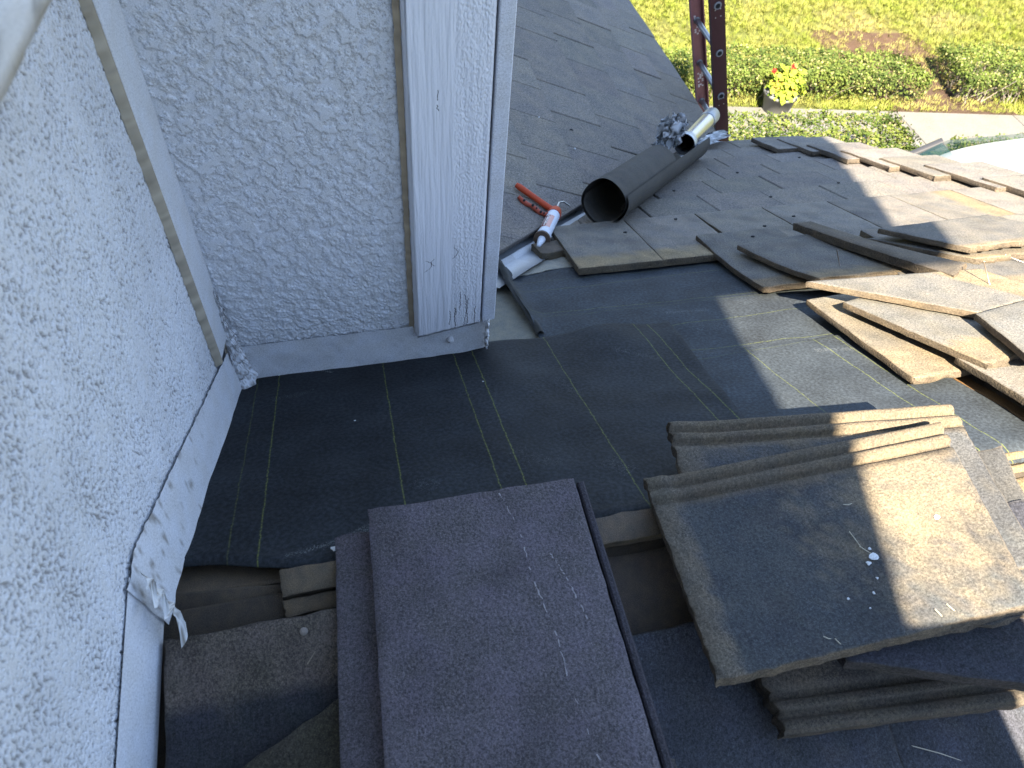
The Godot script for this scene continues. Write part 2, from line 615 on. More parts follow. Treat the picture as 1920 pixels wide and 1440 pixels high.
func ground() -> void:
	var xs: Array = [-70.0, -30.0, -10.0, 0.0]
	for i in 61: xs.append(2.0 + i * 0.2)
	xs.append_array([16.0, 20.0, 30.0, 50.0, 90.0])
	var zs: Array = [-120.0, -70.0, -40.0, -25.0, -18.0, -15.0]
	for i in 51: zs.append(-13.0 + i * 0.18)
	zs.append_array([-3.0, 0.0, 5.0, 15.0, 40.0, 90.0])
	var vs := PackedVector3Array()
	var cs := PackedColorArray()
	var uv := PackedVector2Array()
	for z in zs:
		for x in xs:
			vs.append(Vector3(x, gh(x, z) + 0.02 * nz.get_noise_2d(x * 1.5, z * 1.5), z))
			cs.append(lawn_colour(x, z))
			uv.append(Vector2(x, z))
	var o := put("lawn", grid_mesh(xs.size() - 1, zs.size() - 1, vs, cs, uv), M.lawn)
	o.set_meta("kind", "structure")
	# grass tufts where the photograph sees the bank
	var st := begin()
	rng.seed = 4
	for k in 7:
		var a := rng.randf() * TAU
		var b := Vector3(cos(a), 0, sin(a))
		var root := b * rng.randf() * 0.03
		var tip := root + b * rng.randf_range(0.01, 0.05) + Vector3(0, rng.randf_range(0.025, 0.055), 0)
		var side := b.cross(Vector3.UP) * 0.004
		for p in [root - side, tip, root + side]:
			st.set_color(Color.WHITE); st.add_vertex(p)
	st.generate_normals()
	var mm := MultiMesh.new()
	mm.transform_format = MultiMesh.TRANSFORM_3D
	mm.use_colors = true
	mm.mesh = st.commit()
	var spots: Array = []
	while spots.size() < 42000:
		var x := rng.randf_range(3.6, 13.0)
		var z := rng.randf_range(-12.0, -5.6)
		if z > path_line(x) - 0.05: continue
		var dry := dryness(x, z)
		if rng.randf() < dry * 0.85: continue
		spots.append([x, z, dry])
	mm.instance_count = spots.size()
	for i in spots.size():
		var p: Array = spots[i]
		mm.set_instance_transform(i, Transform3D(Basis(Vector3.UP, rng.randf() * TAU).scaled(Vector3.ONE * rng.randf_range(0.7, 1.4)), Vector3(p[0], gh(p[0], p[1]), p[1])))
		var g := Color(0.150, 0.185, 0.025).lerp(Color(0.265, 0.24, 0.075), clampf(rng.randf() * 0.7 + p[2] + 0.35 * nz.get_noise_2d(p[0] * 2.0, p[1] * 2.0), 0.0, 1.0))
		mm.set_instance_color(i, g * rng.randf_range(0.75, 1.15))
	var mi := MultiMeshInstance3D.new()
	mi.name = "grass"
	mi.multimesh = mm
	mi.material_override = M.leaf
	add_child(mi)
	mi.set_meta("kind", "stuff")
	tag(mi, "short sunlit yellowish green grass covering the bank beyond the hedges", "grass")
	# concrete path between the hedges, a thin slab on the ground
	var st2 := begin()
	var x0 := 1.0
	var k2 := 0
	while x0 < 14.0:
		var x1 := x0 + 1.5
		var a := Vector3(x0 + 0.006, G + 0.035, path_line(x0))
		var b := Vector3(x1 - 0.006, G + 0.035, path_line(x1))
		add_slab(st2, [a, b, b + Vector3(0, 0, 0.78), a + Vector3(0, 0, 0.78)], Vector3(0, -0.1, 0), Color(0.15, 0.142, 0.126) * (1.0 + 0.06 * sin(k2 * 2.3)), 0.005)
		x0 = x1
		k2 += 1
	var pth := put("path", done(st2), M.concrete)
	pth.set_meta("kind", "structure")
	var dr := put("driveway", box_mesh(Vector3(6.5, G - 0.02, -1.0), Vector3(9.0, 0.06, 5.6), 0.005, Color(0.24, 0.225, 0.2)), M.concrete)
	dr.set_meta("kind", "structure")
	# bare soil beside the path between the hedges
	var so := put("dirt_bed", grid(14, 14, func(u: float, v: float):
		var x := lerpf(7.0, 8.7, u)
		var z := path_line(x) - 0.02 - 1.75 * (1.0 - v)
		x += (1.0 - v) * -0.45 + 0.12 * nz.get_noise_2d(u * 3.0, v * 6.0)
		var e: float = minf(minf(u, 1.0 - u), minf(v + 0.2, 1.0 - v + 0.2)) * 0.25
		return Vector3(x, gh(x, z) + 0.012 + minf(e, 0.02) - 0.02 + 0.02 * nz.get_noise_2d(x * 5.0, z * 5.0), z),
		func(u: float, v: float): return Color(0.11, 0.065, 0.038) * (1.0 + 0.25 * nz.get_noise_2d(u * 9.0, v * 9.0))), M.soil)
	so.set_meta("kind", "structure")

func dryness(x: float, z: float) -> float:
	var d := 0.0
	d = maxf(d, 1.0 - Vector2((x - 6.7) / 0.8, (z + 8.6) / 0.35).length())
	d = maxf(d, 1.5 - Vector2((x - 7.6 - (z + 6.5) * 0.3) / 0.55, (z + 6.7) / 1.0).length())
	d = maxf(d, 0.6 - Vector2((x - 8.6) / 0.9, (z + 7.5) / 0.5).length())
	return clampf(d + 0.35 * nz.get_noise_2d(x * 3.0, z * 3.0), 0.0, 1.0)

func lawn_colour(x: float, z: float) -> Color:
	return Color(0.135, 0.15, 0.032).lerp(Color(0.20, 0.135, 0.072), dryness(x, z)) * (1.0 + 0.2 * nz.get_noise_2d(x * 4.0, z * 4.0))

# ---------------------------------------------------------------- unseen shading wing and block behind the viewer, house under the roofs
func house() -> void:
	var t := thing("shading_wing", "unseen white stucco house wing behind the viewer, shaped to shade the roof", "house")
	var st := begin()
	var az := Vector3(-0.292, 0, 0.956)
	var w0 := Vector3(0.41, 4.3, 2.8)
	var wl := Vector3(-3.2, 4.3, 2.8)
	add_slab(st, [wl + az * 3.0, w0 + az * 3.0, w0, wl], Vector3(0, -7.6, 0), Color(0.75, 0.75, 0.74), 0.01)  # unseen wing, its side turned along the sun to draw the shade line
	put("wall", done(st), M.stucco, t)
	var a := Vector3(1.05, 3.97, 2.8)
	var b := Vector3(1.385, 5.40, 2.8)
	var c := Vector3(-3.2, 7.2, 2.8)
	var d := Vector3(-3.2, 3.97, 2.8)
	st = begin()
	add_slab(st, [c, b, a, d], Vector3(0, 0, 0.07), Color(0.7, 0.7, 0.69), 0.004)  # thin panel shaped to cast the overhang shade on the roof
	put("shade_panel", done(st), M.stucco, t)
	st = begin()
	add_slab(st, [Vector3(-3.2, 11.0, 2.8), Vector3(1.62, 9.5, 2.8), b + Vector3(0, 0.003, 0), c + Vector3(0, 0.003, 0)], Vector3(0, 0, 0.07), Color(0.7, 0.7, 0.69), 0.004)  # taller panel added to keep the side slope in shade
	put("shade_panel", done(st), M.stucco, t)
	var ch := thing("shade_block", "added unseen stucco block behind the viewer, casting the shade of the viewer", "shade_block")  # added block, shades the stack in place of the viewer
	put("shade_block_shaft", box_mesh(Vector3(0.415, 0.68, 2.25), Vector3(0.79, 2.0, 0.62), 0.01, Color(0.72, 0.72, 0.70)), M.stucco, ch)
	put("shade_block_cap", box_mesh(Vector3(0.425, 1.72, 2.25), Vector3(0.85, 0.06, 0.66), 0.01, Color(0.5, 0.49, 0.47)), M.concrete, ch)
	var u := thing("stucco_house", "white stucco house walls carrying the tiled roof slopes over the driveway", "house")
	put("wall", box_mesh(Vector3(0.9, (G - 1.25) / 2.0, 0.0), Vector3(3.2, absf(G + 1.25), 3.6), 0.01, Color(0.75, 0.75, 0.73)), M.stucco, u)
	put("wall", box_mesh(Vector3(-0.4, (G - 1.25) / 2.0, -3.4), Vector3(5.0, absf(G + 1.25), 3.0), 0.01, Color(0.75, 0.75, 0.73)), M.stucco, u)

# ---------------------------------------------------------------- the white walls
func walls() -> void:
	var white := Color(0.80, 0.80, 0.80)
	var dirt_and_pits := Color(0.13, 0.115, 0.10)  # darker tone laid in the stucco pits
	var t := thing("stucco_wall", "rough white stucco wall running towards the viewer with narrow corner trim", "wall")
	# backing wall
	var st := begin()
	var off := -0.006
	add_slab(st, [Vector3(wallx(3.2) + off, 3.2, 3.2), Vector3(off, 3.2, 0.0), Vector3(off, -0.6, 0.0), Vector3(wallx(3.2) + off, -0.6, 3.2)], Vector3(-0.25, 0, 0), white, 0.002)
	put("wall_core", done(st), M.stucco, t)
	# stucco coat: skip-trowelled skim with torn pits
	var na := FastNoiseLite.new()
	na.seed = 21; na.frequency = 1.0; na.noise_type = FastNoiseLite.TYPE_SIMPLEX; na.fractal_octaves = 3; na.fractal_gain = 0.45
	var nlow := FastNoiseLite.new()
	nlow.seed = 3; nlow.frequency = 1.0; nlow.noise_type = FastNoiseLite.TYPE_SIMPLEX_SMOOTH; nlow.fractal_octaves = 2
	var nx := 760
	var ny := 760
	var vs := PackedVector3Array(); var cs := PackedColorArray(); var uv := PackedVector2Array()
	vs.resize((nx + 1) * (ny + 1)); cs.resize(vs.size()); uv.resize(vs.size())
	var k := 0
	for j in ny + 1:
		var y := lerpf(1.22, 0.12, float(j) / ny)
		for i in nx + 1:
			var z := lerpf(1.16, 0.105, float(i) / nx)
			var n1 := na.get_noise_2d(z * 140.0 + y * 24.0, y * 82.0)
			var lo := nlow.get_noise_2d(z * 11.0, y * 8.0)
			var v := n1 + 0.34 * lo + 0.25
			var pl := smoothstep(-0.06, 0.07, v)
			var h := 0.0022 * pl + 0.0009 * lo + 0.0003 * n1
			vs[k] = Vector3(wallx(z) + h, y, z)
			cs[k] = (white * (1.0 + 0.10 * nlow.get_noise_2d(z * 4.0 + 7.0, y * 3.0))).lerp(dirt_and_pits, smoothstep(0.03, -0.14, v) * 0.64)
			uv[k] = Vector2(z, y)
			k += 1
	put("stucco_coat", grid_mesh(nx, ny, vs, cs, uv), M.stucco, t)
	# corner trim board with its tan caulk line
	var st2 := begin()
	add_slab(st2, [Vector3(0.010, 3.0, 0.118), Vector3(0.016, 3.0, 0.002), Vector3(0.014, 0.175, 0.002), Vector3(0.008, 0.20, 0.102)], Vector3(-0.012, 0, -0.0005), Color(0.78, 0.78, 0.77), 0.002)
	put("trim_board", done(st2), M.paint, t)
	put("caulk_line", grid(4, 160, func(u: float, v: float):
		var y := lerpf(3.0 if v < 0.01 else 1.3, 0.19, v)
		var zc := lerpf(0.119, 0.103, v)
		var wob := 0.0035 * nz.get_noise_1d(y * 38.0) + 0.002 * nf.get_noise_1d(y * 130.0)
		return Vector3(wallx(zc) + lerpf(0.006, 0.020, u) - 0.004 * pow(2.0 * u - 1.0, 2.0), y, zc + lerpf(0.010 + wob, -0.003, u)),
		func(u: float, v: float): return Color(0.33, 0.29, 0.22) * (1.0 + 0.3 * nz.get_noise_1d(v * 60.0))), M.rough, t)
	# step flashing painted white: tall strip that follows the roof, torn and chipped
	put("base_flashing", grid(10, 120, func(u: float, v: float):
		var z := lerpf(0.012, 0.715, v)
		var foot := lerpf(0.010, 0.014, v)
		var y0 := S * z + 0.010 + 0.008 * sin(v * 9.0) * v
		if v > 0.93: y0 -= (v - 0.93) * 0.25
		var y1 := S * z + lerpf(0.125, 0.158, v) + 0.004 * nz.get_noise_1d(z * 60.0) - (0.03 * smoothstep(0.9, 1.0, v))
		var b := 0.003 * nz.get_noise_2d(u * 1.5, z * 6.0)
		if v > 0.55: b += 0.0025 * smoothstep(0.55, 1.0, v) * nf.get_noise_2d(u * 2.0, z * 16.0)
		return Vector3(wallx(z) + lerpf(0.008, 0.011 + foot, u) + b * u, lerpf(y1, y0, u), z),
		func(u: float, v: float):
			var chip := smoothstep(0.30, 0.42, nz.get_noise_2d(u * 3.0 + 4.0, v * 26.0) - 0.35 * u + 0.25 * smoothstep(0.5, 0.9, v) - 0.12)
			return white.lerp(Color(0.30, 0.27, 0.22), chip * smoothstep(0.25, 0.55, v) * 0.8)), M.paint, t)
	put("base_flashing", grid(6, 60, func(u: float, v: float):
		var d := lerpf(-0.05, 0.9, v)
		var p := np(0.0, d)
		return Vector3(wallx(p.z) + lerpf(0.006, 0.020, u), lerpf(p.y + 0.095, p.y - 0.02, u), p.z),
		func(_u: float, _v: float): return white), M.paint, t)
	# torn lip of the flashing over the ridge
	put("torn_flashing_lip", grid(14, 10, func(u: float, v: float):
		var p := Vector3(-0.036, 0.455, 0.690).lerp(Vector3(-0.014, 0.352, 0.712), u)
		var ragged := 1.0 + 0.7 * nf.get_noise_1d(u * 9.0)
		return p + Vector3(0.012 * sin(v * 2.5), -0.006 * v, 0.030 * v * ragged) + Vector3(0.6, 0.5, 0.2) * 0.006 * nf.get_noise_2d(u * 7.0, v * 2.0),
		func(u: float, v: float): return Color(0.66, 0.65, 0.62).lerp(Color(0.25, 0.22, 0.18), smoothstep(0.15, 0.4, nz.get_noise_2d(u * 8.0, v * 8.0)))), M.rough, t)
	# smeared sealant in the inside corner
	put("sealant", grid(20, 60, func(u: float, v: float):
		var y := lerpf(0.31, 0.015, v)
		var r := 0.012 + 0.045 * v * v + 0.010 * nz.get_noise_1d(v * 14.0)
		var a := u * PI / 2.0
		var lump := 0.006 * nz.get_noise_2d(u * 3.0, v * 8.0) + 0.002 * nf.get_noise_2d(u * 8.0, v * 22.0)
		return Vector3(0.010 + (1.0 - cos(PI / 2.0 - a)) * r * 0.0 + sin(a) * r * 0.75 + lump * 0.6, y, 0.010 + cos(a) * r * 0.9 + lump),
		func(u: float, v: float): return white.lerp(Color(0.30, 0.27, 0.23), smoothstep(0.22, 0.42, nf.get_noise_2d(u * 7.0, v * 22.0)) * 0.8)), M.paint, t)
	# stucco band that juts out close to the viewer
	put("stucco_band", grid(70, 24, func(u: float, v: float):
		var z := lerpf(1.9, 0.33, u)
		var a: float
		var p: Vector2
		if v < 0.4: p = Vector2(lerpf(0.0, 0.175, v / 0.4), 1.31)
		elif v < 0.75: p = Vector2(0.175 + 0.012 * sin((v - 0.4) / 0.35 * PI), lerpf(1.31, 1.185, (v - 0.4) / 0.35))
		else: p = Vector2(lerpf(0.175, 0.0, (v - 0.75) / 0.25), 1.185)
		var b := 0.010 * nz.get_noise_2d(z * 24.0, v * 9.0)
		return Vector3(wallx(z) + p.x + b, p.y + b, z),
		func(u: float, v: float): return white.lerp(dirt_and_pits, smoothstep(0.25, 0.5, nz.get_noise_2d(u * 24.0, v * 9.0)) * 0.5)), M.stucco, t)

	# the second wall, facing the viewer
	var w := thing("stucco_wall", "narrow rough white stucco wall facing the viewer, ended by painted corner boards", "wall")
	var st3 := begin()
	add_slab(st3, [Vector3(-0.02, 3.2, -0.006), Vector3(0.598, 3.2, -0.006), Vector3(0.598, -0.8, -0.006), Vector3(-0.02, -0.8, -0.006)], Vector3(0, 0, -1.6), white, 0.002)
	put("wall_core", done(st3), M.stucco, w)
	var nb := FastNoiseLite.new()
	nb.seed = 77; nb.frequency = 1.0; nb.noise_type = FastNoiseLite.TYPE_SIMPLEX; nb.fractal_octaves = 5; nb.fractal_gain = 0.60
	nx = 320
	ny = 600
	vs.resize((nx + 1) * (ny + 1)); cs.resize(vs.size()); uv.resize(vs.size())
	k = 0
	for j in ny + 1:
		var y := lerpf(1.00, 0.096, float(j) / ny)
		for i in nx + 1:
			var x := lerpf(0.004, 0.411, float(i) / nx)
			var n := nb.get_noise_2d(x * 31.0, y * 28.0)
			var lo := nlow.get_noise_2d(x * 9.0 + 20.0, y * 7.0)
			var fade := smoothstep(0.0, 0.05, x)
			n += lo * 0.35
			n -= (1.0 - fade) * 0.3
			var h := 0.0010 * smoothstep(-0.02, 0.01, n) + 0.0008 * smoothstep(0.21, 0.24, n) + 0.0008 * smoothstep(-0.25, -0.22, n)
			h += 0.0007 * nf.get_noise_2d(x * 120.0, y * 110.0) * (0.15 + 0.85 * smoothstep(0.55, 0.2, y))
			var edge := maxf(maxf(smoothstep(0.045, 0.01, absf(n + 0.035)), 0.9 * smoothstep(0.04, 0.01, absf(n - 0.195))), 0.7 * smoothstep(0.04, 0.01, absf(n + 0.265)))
			if j > ny - 4: h += 0.002 * nf.get_noise_1d(x * 90.0)
			vs[k] = Vector3(x, y, h)
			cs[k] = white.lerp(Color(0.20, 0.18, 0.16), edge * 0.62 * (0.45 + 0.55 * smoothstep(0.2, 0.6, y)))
			uv[k] = Vector2(x, y)
			k += 1
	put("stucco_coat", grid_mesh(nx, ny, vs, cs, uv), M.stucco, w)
	put("caulk_line", grid(3, 120, func(u: float, v: float):
		var y := lerpf(1.3, 0.098, v)
		return Vector3(lerpf(0.4075, 0.4185, u) + 0.0015 * nz.get_noise_1d(y * 40.0), y, 0.006 + 0.004 * u),
		func(u: float, v: float): return Color(0.36, 0.29, 0.20) * (1.0 + 0.3 * nz.get_noise_1d(v * 50.0))), M.rough, w)
	# broad painted corner board: saw-marked grain, knot and checks near its foot
	var wd := wood_texture(256, 1024)
	var pm := mat(0.5, Color(0.72, 0.73, 0.76), false)
	pm.albedo_texture = wd[0]
	pm.heightmap_enabled = true
	pm.heightmap_texture = wd[1]
	pm.heightmap_scale = 0.2
	put("corner_board", grid(30, 150, func(u: float, v: float):
		var y := lerpf(1.15, 0.108 + 0.030 * u + 0.002 * nz.get_noise_1d(u * 9.0), v)
		var e := minf(u, 1.0 - u) * 0.156
		var bev := 0.003 * smoothstep(0.004, 0.0, e)
		var back := 0.0
		if u <= 0.0 or u >= 1.0 or v >= 1.0: back = 0.026
		var x := lerpf(0.418, 0.574, u)
		return Vector3(x, y, 0.031 - bev - back + 0.0012 * nz.get_noise_2d(x * 60.0, y * 3.0)),
		func(u: float, v: float): return Color.WHITE), pm, w)
	var st4 := begin()
	add_slab(st4, [Vector3(0.419, 3.1, 0.029), Vector3(0.573, 3.1, 0.029), Vector3(0.573, 1.15, 0.029), Vector3(0.419, 1.15, 0.029)], Vector3(0, 0, -0.026), Color(0.8, 0.8, 0.8), 0.002)
	put("corner_board", done(st4), M.paint, w)
	var st5 := begin()
	add_slab(st5, [Vector3(0.5755, 3.1, 0.024), Vector3(0.600, 3.1, 0.022), Vector3(0.606, 0.140, 0.022), Vector3(0.5765, 0.134, 0.024)], Vector3(0, 0, -0.17), Color(0.72, 0.73, 0.76), 0.002)
	put("corner_board", done(st5), M.paint, w)
	put("base_flashing", grid(40, 10, func(u: float, v: float):
		var x := lerpf(0.012, 0.586, u)
		var y := lerpf(0.130 + 0.004 * u, -0.006 + 0.006 * sin(u * 5.0) * u, v)
		return Vector3(x, y, 0.010 + 0.010 * v * v + (0.004 if v >= 1.0 else 0.0) + 0.002 * nz.get_noise_2d(u * 6.0, v * 3.0)),
		func(u: float, v: float): return white * (1.0 - 0.12 * smoothstep(0.3, 0.6, nz.get_noise_2d(u * 30.0, v * 14.0)))), M.paint, w)
	var st6 := begin()
	add_tube(st6, [Vector3(0.503, 0.077, 0.010), Vector3(0.503, 0.077, 0.020), Vector3(0.503, 0.0775, 0.0225)], [0.008, 0.007, 0.003], 10, Color(0.7, 0.7, 0.7))
	put("flashing_screw", done(st6), M.paint, w)
	put("paint_skin", grid(8, 16, func(u: float, v: float):
		return Vector3(0.583 + 0.010 * u + 0.005 * nz.get_noise_2d(u * 4.0, v * 7.0), lerpf(0.145, 0.055, v), 0.024 + 0.012 * sin(u * PI) + 0.008 * nf.get_noise_2d(u * 4.0, v * 6.0)),
		func(u: float, v: float): return Color(0.85, 0.85, 0.86)), M.gloss, w)

func wood_texture(w: int, h: int) -> Array:
	var n := FastNoiseLite.new()
	n.seed = 8; n.frequency = 0.05; n.fractal_octaves = 3; n.noise_type = FastNoiseLite.TYPE_SIMPLEX
	var streak := n.get_image(w, 96)
	streak.resize(w, h, Image.INTERPOLATE_CUBIC)
	n.frequency = 0.09
	n.seed = 31
	var saw := n.get_image(w, h)
	streak.convert(Image.FORMAT_L8); saw.convert(Image.FORMAT_L8)
	var sb := streak.get_data()
	var wb := saw.get_data()
	rng.seed = 12
	var hg := PackedByteArray(); hg.resize(w * h)
	for y in h:
		for x in w:
			var i := y * w + x
			var fx := float(x) / w
			var band := smoothstep(0.50, 0.62, fx) * smoothstep(1.0, 0.9, fx)
			var rough := (wb[i] / 255.0 - 0.5) * (0.15 + 0.75 * band)
			hg[i] = int(clampf(0.55 + (sb[i] / 255.0 - 0.5) * 0.7 + rough, 0, 1) * 255)
	var col := Image.create(w, h, false, Image.FORMAT_RGB8)
	col.fill(Color(0.985, 0.985, 0.99))
	var hi := Image.create_from_data(w, h, false, Image.FORMAT_L8, hg)
	# drying checks: open cracks in the paint (x, y from top, length, sway) as fractions
	for c in [[0.50, 0.975, 0.045, 0.02], [0.60, 0.985, 0.06, -0.02], [0.72, 0.99, 0.10, 0.03], [0.78, 0.985, 0.08, -0.02], [0.88, 0.995, 0.06, 0.0], [0.66, 0.93, 0.05, 0.0], [0.57, 0.955, 0.03, 0.03], [0.35, 0.42, 0.018, 0.01], [0.36, 0.44, 0.012, -0.01], [0.16, 0.80, 0.03, 0.1], [0.30, 0.79, 0.02, -0.05], [0.55, 0.78, 0.03, 0.06]]:
		var m := int(c[2] * h)
		for k in m:
			var t := float(k) / m
			var x := int((c[0] + c[3] * sin(t * 3.0)) * w + nf.get_noise_2d(k * 0.15, c[0] * 50.0) * 2.0)
			var y := int((c[1] - c[2] * t) * h)
			if x < 1 or x >= w - 1 or y < 0 or y >= h: continue
			col.set_pixel(x, y, Color(0.10, 0.09, 0.09))
			col.set_pixel(x + 1, y, Color(0.45, 0.44, 0.44))
			hi.set_pixel(x, y, Color.BLACK)
			hi.set_pixel(x + 1, y, Color(0.2, 0.2, 0.2))
	return [ImageTexture.create_from_image(col), ImageTexture.create_from_image(hi)]

# ---------------------------------------------------------------- tiled slopes
func valley_x(z: float) -> float:
	return V0.x - (z - V0.z)

func tile_colour() -> Color:
	var v := rng.randf_range(0.90, 1.12)
	v *= 1.3
	return Color(0.212 * v, 0.197 * v * rng.randf_range(0.98, 1.01), 0.180 * v * rng.randf_range(0.95, 1.02))

func roof() -> void:
	rng.seed = 41
	var t := thing("tiled_roof", "grey tiled roof slope with stripped patch, falling from the ridge to the eave", "roof")
	# decking under everything
	var st := begin()
	var poly := PackedVector2Array([Vector2(-0.35, 0.71), Vector2(-0.35, 0.0), Vector2(0.45, -0.5), Vector2(2.55, -2.42), Vector2(2.62, -2.42), Vector2(3.15, -0.2), Vector2(3.3, 0.71)])
	put("deck", prism(poly, rp, -0.02, 0, 0, Vector2.ZERO, 0.10, Color(0.22, 0.17, 0.12)), M.wood, t)
	var poly2 := PackedVector2Array([Vector2(-0.4, -0.06), Vector2(3.3, -0.06), Vector2(3.3, 2.6), Vector2(-0.4, 2.6)])
	put("deck", prism(poly2, np, -0.055, 0, 0, Vector2.ZERO, 0.10, Color(0.10, 0.08, 0.06)), M.wood, t)
	var bounds := [-0.445, -0.86, -1.12, -1.365, -1.595, -1.80, -2.0, -2.2]
	for r in range(1, 7):
		var hi: float = bounds[r]
		var lo: float = bounds[r + 1]
		var ph: float = 0.0 if r % 2 == 1 else 0.137
		for i in 9:
			var x0 := 0.864 + ph + i * 0.2745
			var zmid := lo / K
			if x0 + 0.27 < valley_x(hi / K) + 0.05 or x0 > 2.75 + (lo + 2.0) * 0.27: continue
			var p := PackedVector2Array([Vector2(x0 + 0.001, hi + 0.07), Vector2(x0 + 0.2725, hi + 0.07), Vector2(x0 + 0.2725, lo), Vector2(x0 + 0.001, lo)])
			p = clip(p, 1.0, 1.0 / K, V0.x + V0.z + 0.06)
			p = clip(p, -1.0, 0.27, -3.24)
			if p.size() < 3: continue
			var tilt := rng.randf_range(-0.004, 0.004)
			put("roof_tile", prism(p, rp, 0.030 + rng.randf_range(-0.002, 0.002), tilt, -0.055, Vector2(x0, hi + 0.07), 0.024, tile_colour()), M.tile_far, t)
	# first full row, its heads bare on the left where the row above was lifted off
	var heads := [[1.003, 1.281, "near"], [1.284, 1.556, "near"], [1.560, 1.83, ""], [1.834, 2.105, ""], [2.109, 2.38, ""], [2.384, 2.655, "right"], [2.659, 2.93, ""]]
	for h in heads:
		var a: float = h[0]
		var b: float = h[1]
		var sk := -0.022 if h[2] == "near" else 0.0
		put("roof_tile", slab([rp(a, -0.862, 0.052), rp(b, -0.866, 0.052), rp(b + sk, -0.443, 0.034), rp(a + sk, -0.447, 0.034)], 0.022,
			{"col": tile_colour() * 1.05, "head_at": h[2], "head_w": 0.085 if h[2] == "near" else 0.10, "seed": a * 3.0, "head": Color(0.34, 0.27, 0.17), "rough": [0.001, 0.001, 0.002, 0.001], "amp": 0.0008, "step": 0.03}), M.tile, t)
	for row in [[-0.475, -0.10, 0.13], [-0.13, 0.26, 0.0], [0.23, 0.62, 0.137]]:
		for i in 5:
			var a: float = 1.85 + float(row[2]) + i * 0.2745
			if a > 3.0: break
			put("roof_tile", slab([rp(a, row[0], 0.056), rp(a + 0.2725, row[0], 0.056), rp(a + 0.2725, row[1], 0.036), rp(a, row[1], 0.036)], 0.022,
				{"col": tile_colour() * 1.05, "seed": a * 2.0 + row[0], "step": 0.04}), M.tile, t)
	# raised tiles stepping down along the open edge
	var steps := [[2.447, -2.04, -1.80], [2.560, -1.97, -1.68], [2.606, -1.77, -1.46], [2.672, -1.575, -1.25], [2.722, -1.36, -1.03], [2.800, -1.17, -0.78], [2.838, -0.88, -0.58]]
	for i in steps.size():
		var s: Array = steps[i]
		var x: float = s[0]
		put("roof_tile", slab([rp(x, s[1] - 0.03, 0.078), rp(x + 0.30, s[1] - 0.03, 0.070), rp(x + 0.30, s[2], 0.058), rp(x, s[2], 0.066)], 0.020,
			{"col": tile_colour() * 1.1, "seed": i * 1.7, "rough": [0.004, 0.002, 0.002, 0.003], "side": Color(0.16, 0.13, 0.10), "step": 0.05}), M.tile_far, t)
	# near slope: two rows of granular tiles whose heads lie along the opened ridge
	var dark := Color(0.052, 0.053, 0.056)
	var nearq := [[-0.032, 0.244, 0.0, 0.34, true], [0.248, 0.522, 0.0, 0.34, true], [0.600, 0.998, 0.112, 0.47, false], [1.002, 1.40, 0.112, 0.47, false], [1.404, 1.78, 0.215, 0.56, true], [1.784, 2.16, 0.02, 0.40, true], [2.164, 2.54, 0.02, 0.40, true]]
	for i in nearq.size():
		var q: Array = nearq[i]
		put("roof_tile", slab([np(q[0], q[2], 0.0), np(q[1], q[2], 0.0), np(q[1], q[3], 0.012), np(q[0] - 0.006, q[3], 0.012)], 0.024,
			{"col": dark if i < 2 else Color(0.085, 0.090, 0.102), "head_at": "far" if q[4] else "", "head_w": 0.10, "head": Color(0.175, 0.142, 0.105), "dirt_and_pits": Color(0.12, 0.10, 0.07), "dirt_k": -0.25, "seed": i + 0.3, "amp": 0.0015, "side": Color(0.09, 0.075, 0.06)}), M.granule, t)
	for r in 6:
		for i in 8:
			var a := -0.10 + i * 0.36 + (0.18 if r % 2 == 1 else 0.0)
			var d0 := 0.45 + r * 0.30
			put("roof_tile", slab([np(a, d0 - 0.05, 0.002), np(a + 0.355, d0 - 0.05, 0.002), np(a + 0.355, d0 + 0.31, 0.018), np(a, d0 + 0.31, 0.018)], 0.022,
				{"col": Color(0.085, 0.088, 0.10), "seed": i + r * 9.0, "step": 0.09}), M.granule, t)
	# nail head and its stain in the first near tile
	var st2 := begin()
	var nh := np(0.158, 0.022, 0.0)
	add_tube(st2, [nh, nh + Vector3(0, 0.004, 0.001), nh + Vector3(0, 0.0055, 0.001)], [0.0062, 0.0058, 0.002], 12, Color(0.22, 0.19, 0.16))
	put("nail", done(st2), M.rough, t)
	# what the lifted ridge caps left open: boards and blocks in the trench
	var brown := Color(0.125, 0.098, 0.07)
	put("ridge_board", slab([Vector3(-0.045, 0.302, 0.655), Vector3(0.128, 0.296, 0.668), Vector3(0.128, 0.284, 0.738), Vector3(-0.05, 0.284, 0.742)], 0.02, {"col": brown, "dirt_and_pits": Color(0.05, 0.04, 0.035), "dirt_k": 0.1, "amp": 0.0004, "rough": [0.002, 0.002, 0.001, 0.001]}), M.wood, t)
	put("ridge_block", slab([Vector3(0.126, 0.337, 0.664), Vector3(0.30, 0.339, 0.664), Vector3(0.30, 0.330, 0.700), Vector3(0.128, 0.327, 0.704)], 0.035, {"col": Color(0.21, 0.165, 0.115), "seed": 2.0, "amp": 0.0004, "rough": [0.002, 0.001, 0.001, 0.001]}), M.wood, t)
	put("ridge_block", slab([Vector3(0.127, 0.318, 0.706), Vector3(0.30, 0.320, 0.703), Vector3(0.30, 0.316, 0.726), Vector3(0.130, 0.314, 0.730)], 0.03, {"amp": 0.0004, "col": Color(0.20, 0.155, 0.105), "seed": 3.0}), M.wood, t)
	put("ridge_batten", slab([Vector3(0.50, 0.352, 0.676), Vector3(0.80, 0.352, 0.672), Vector3(0.80, 0.345, 0.716), Vector3(0.50, 0.345, 0.720)], 0.028, {"col": Color(0.20, 0.16, 0.12), "seed": 4.0}), M.wood, t)
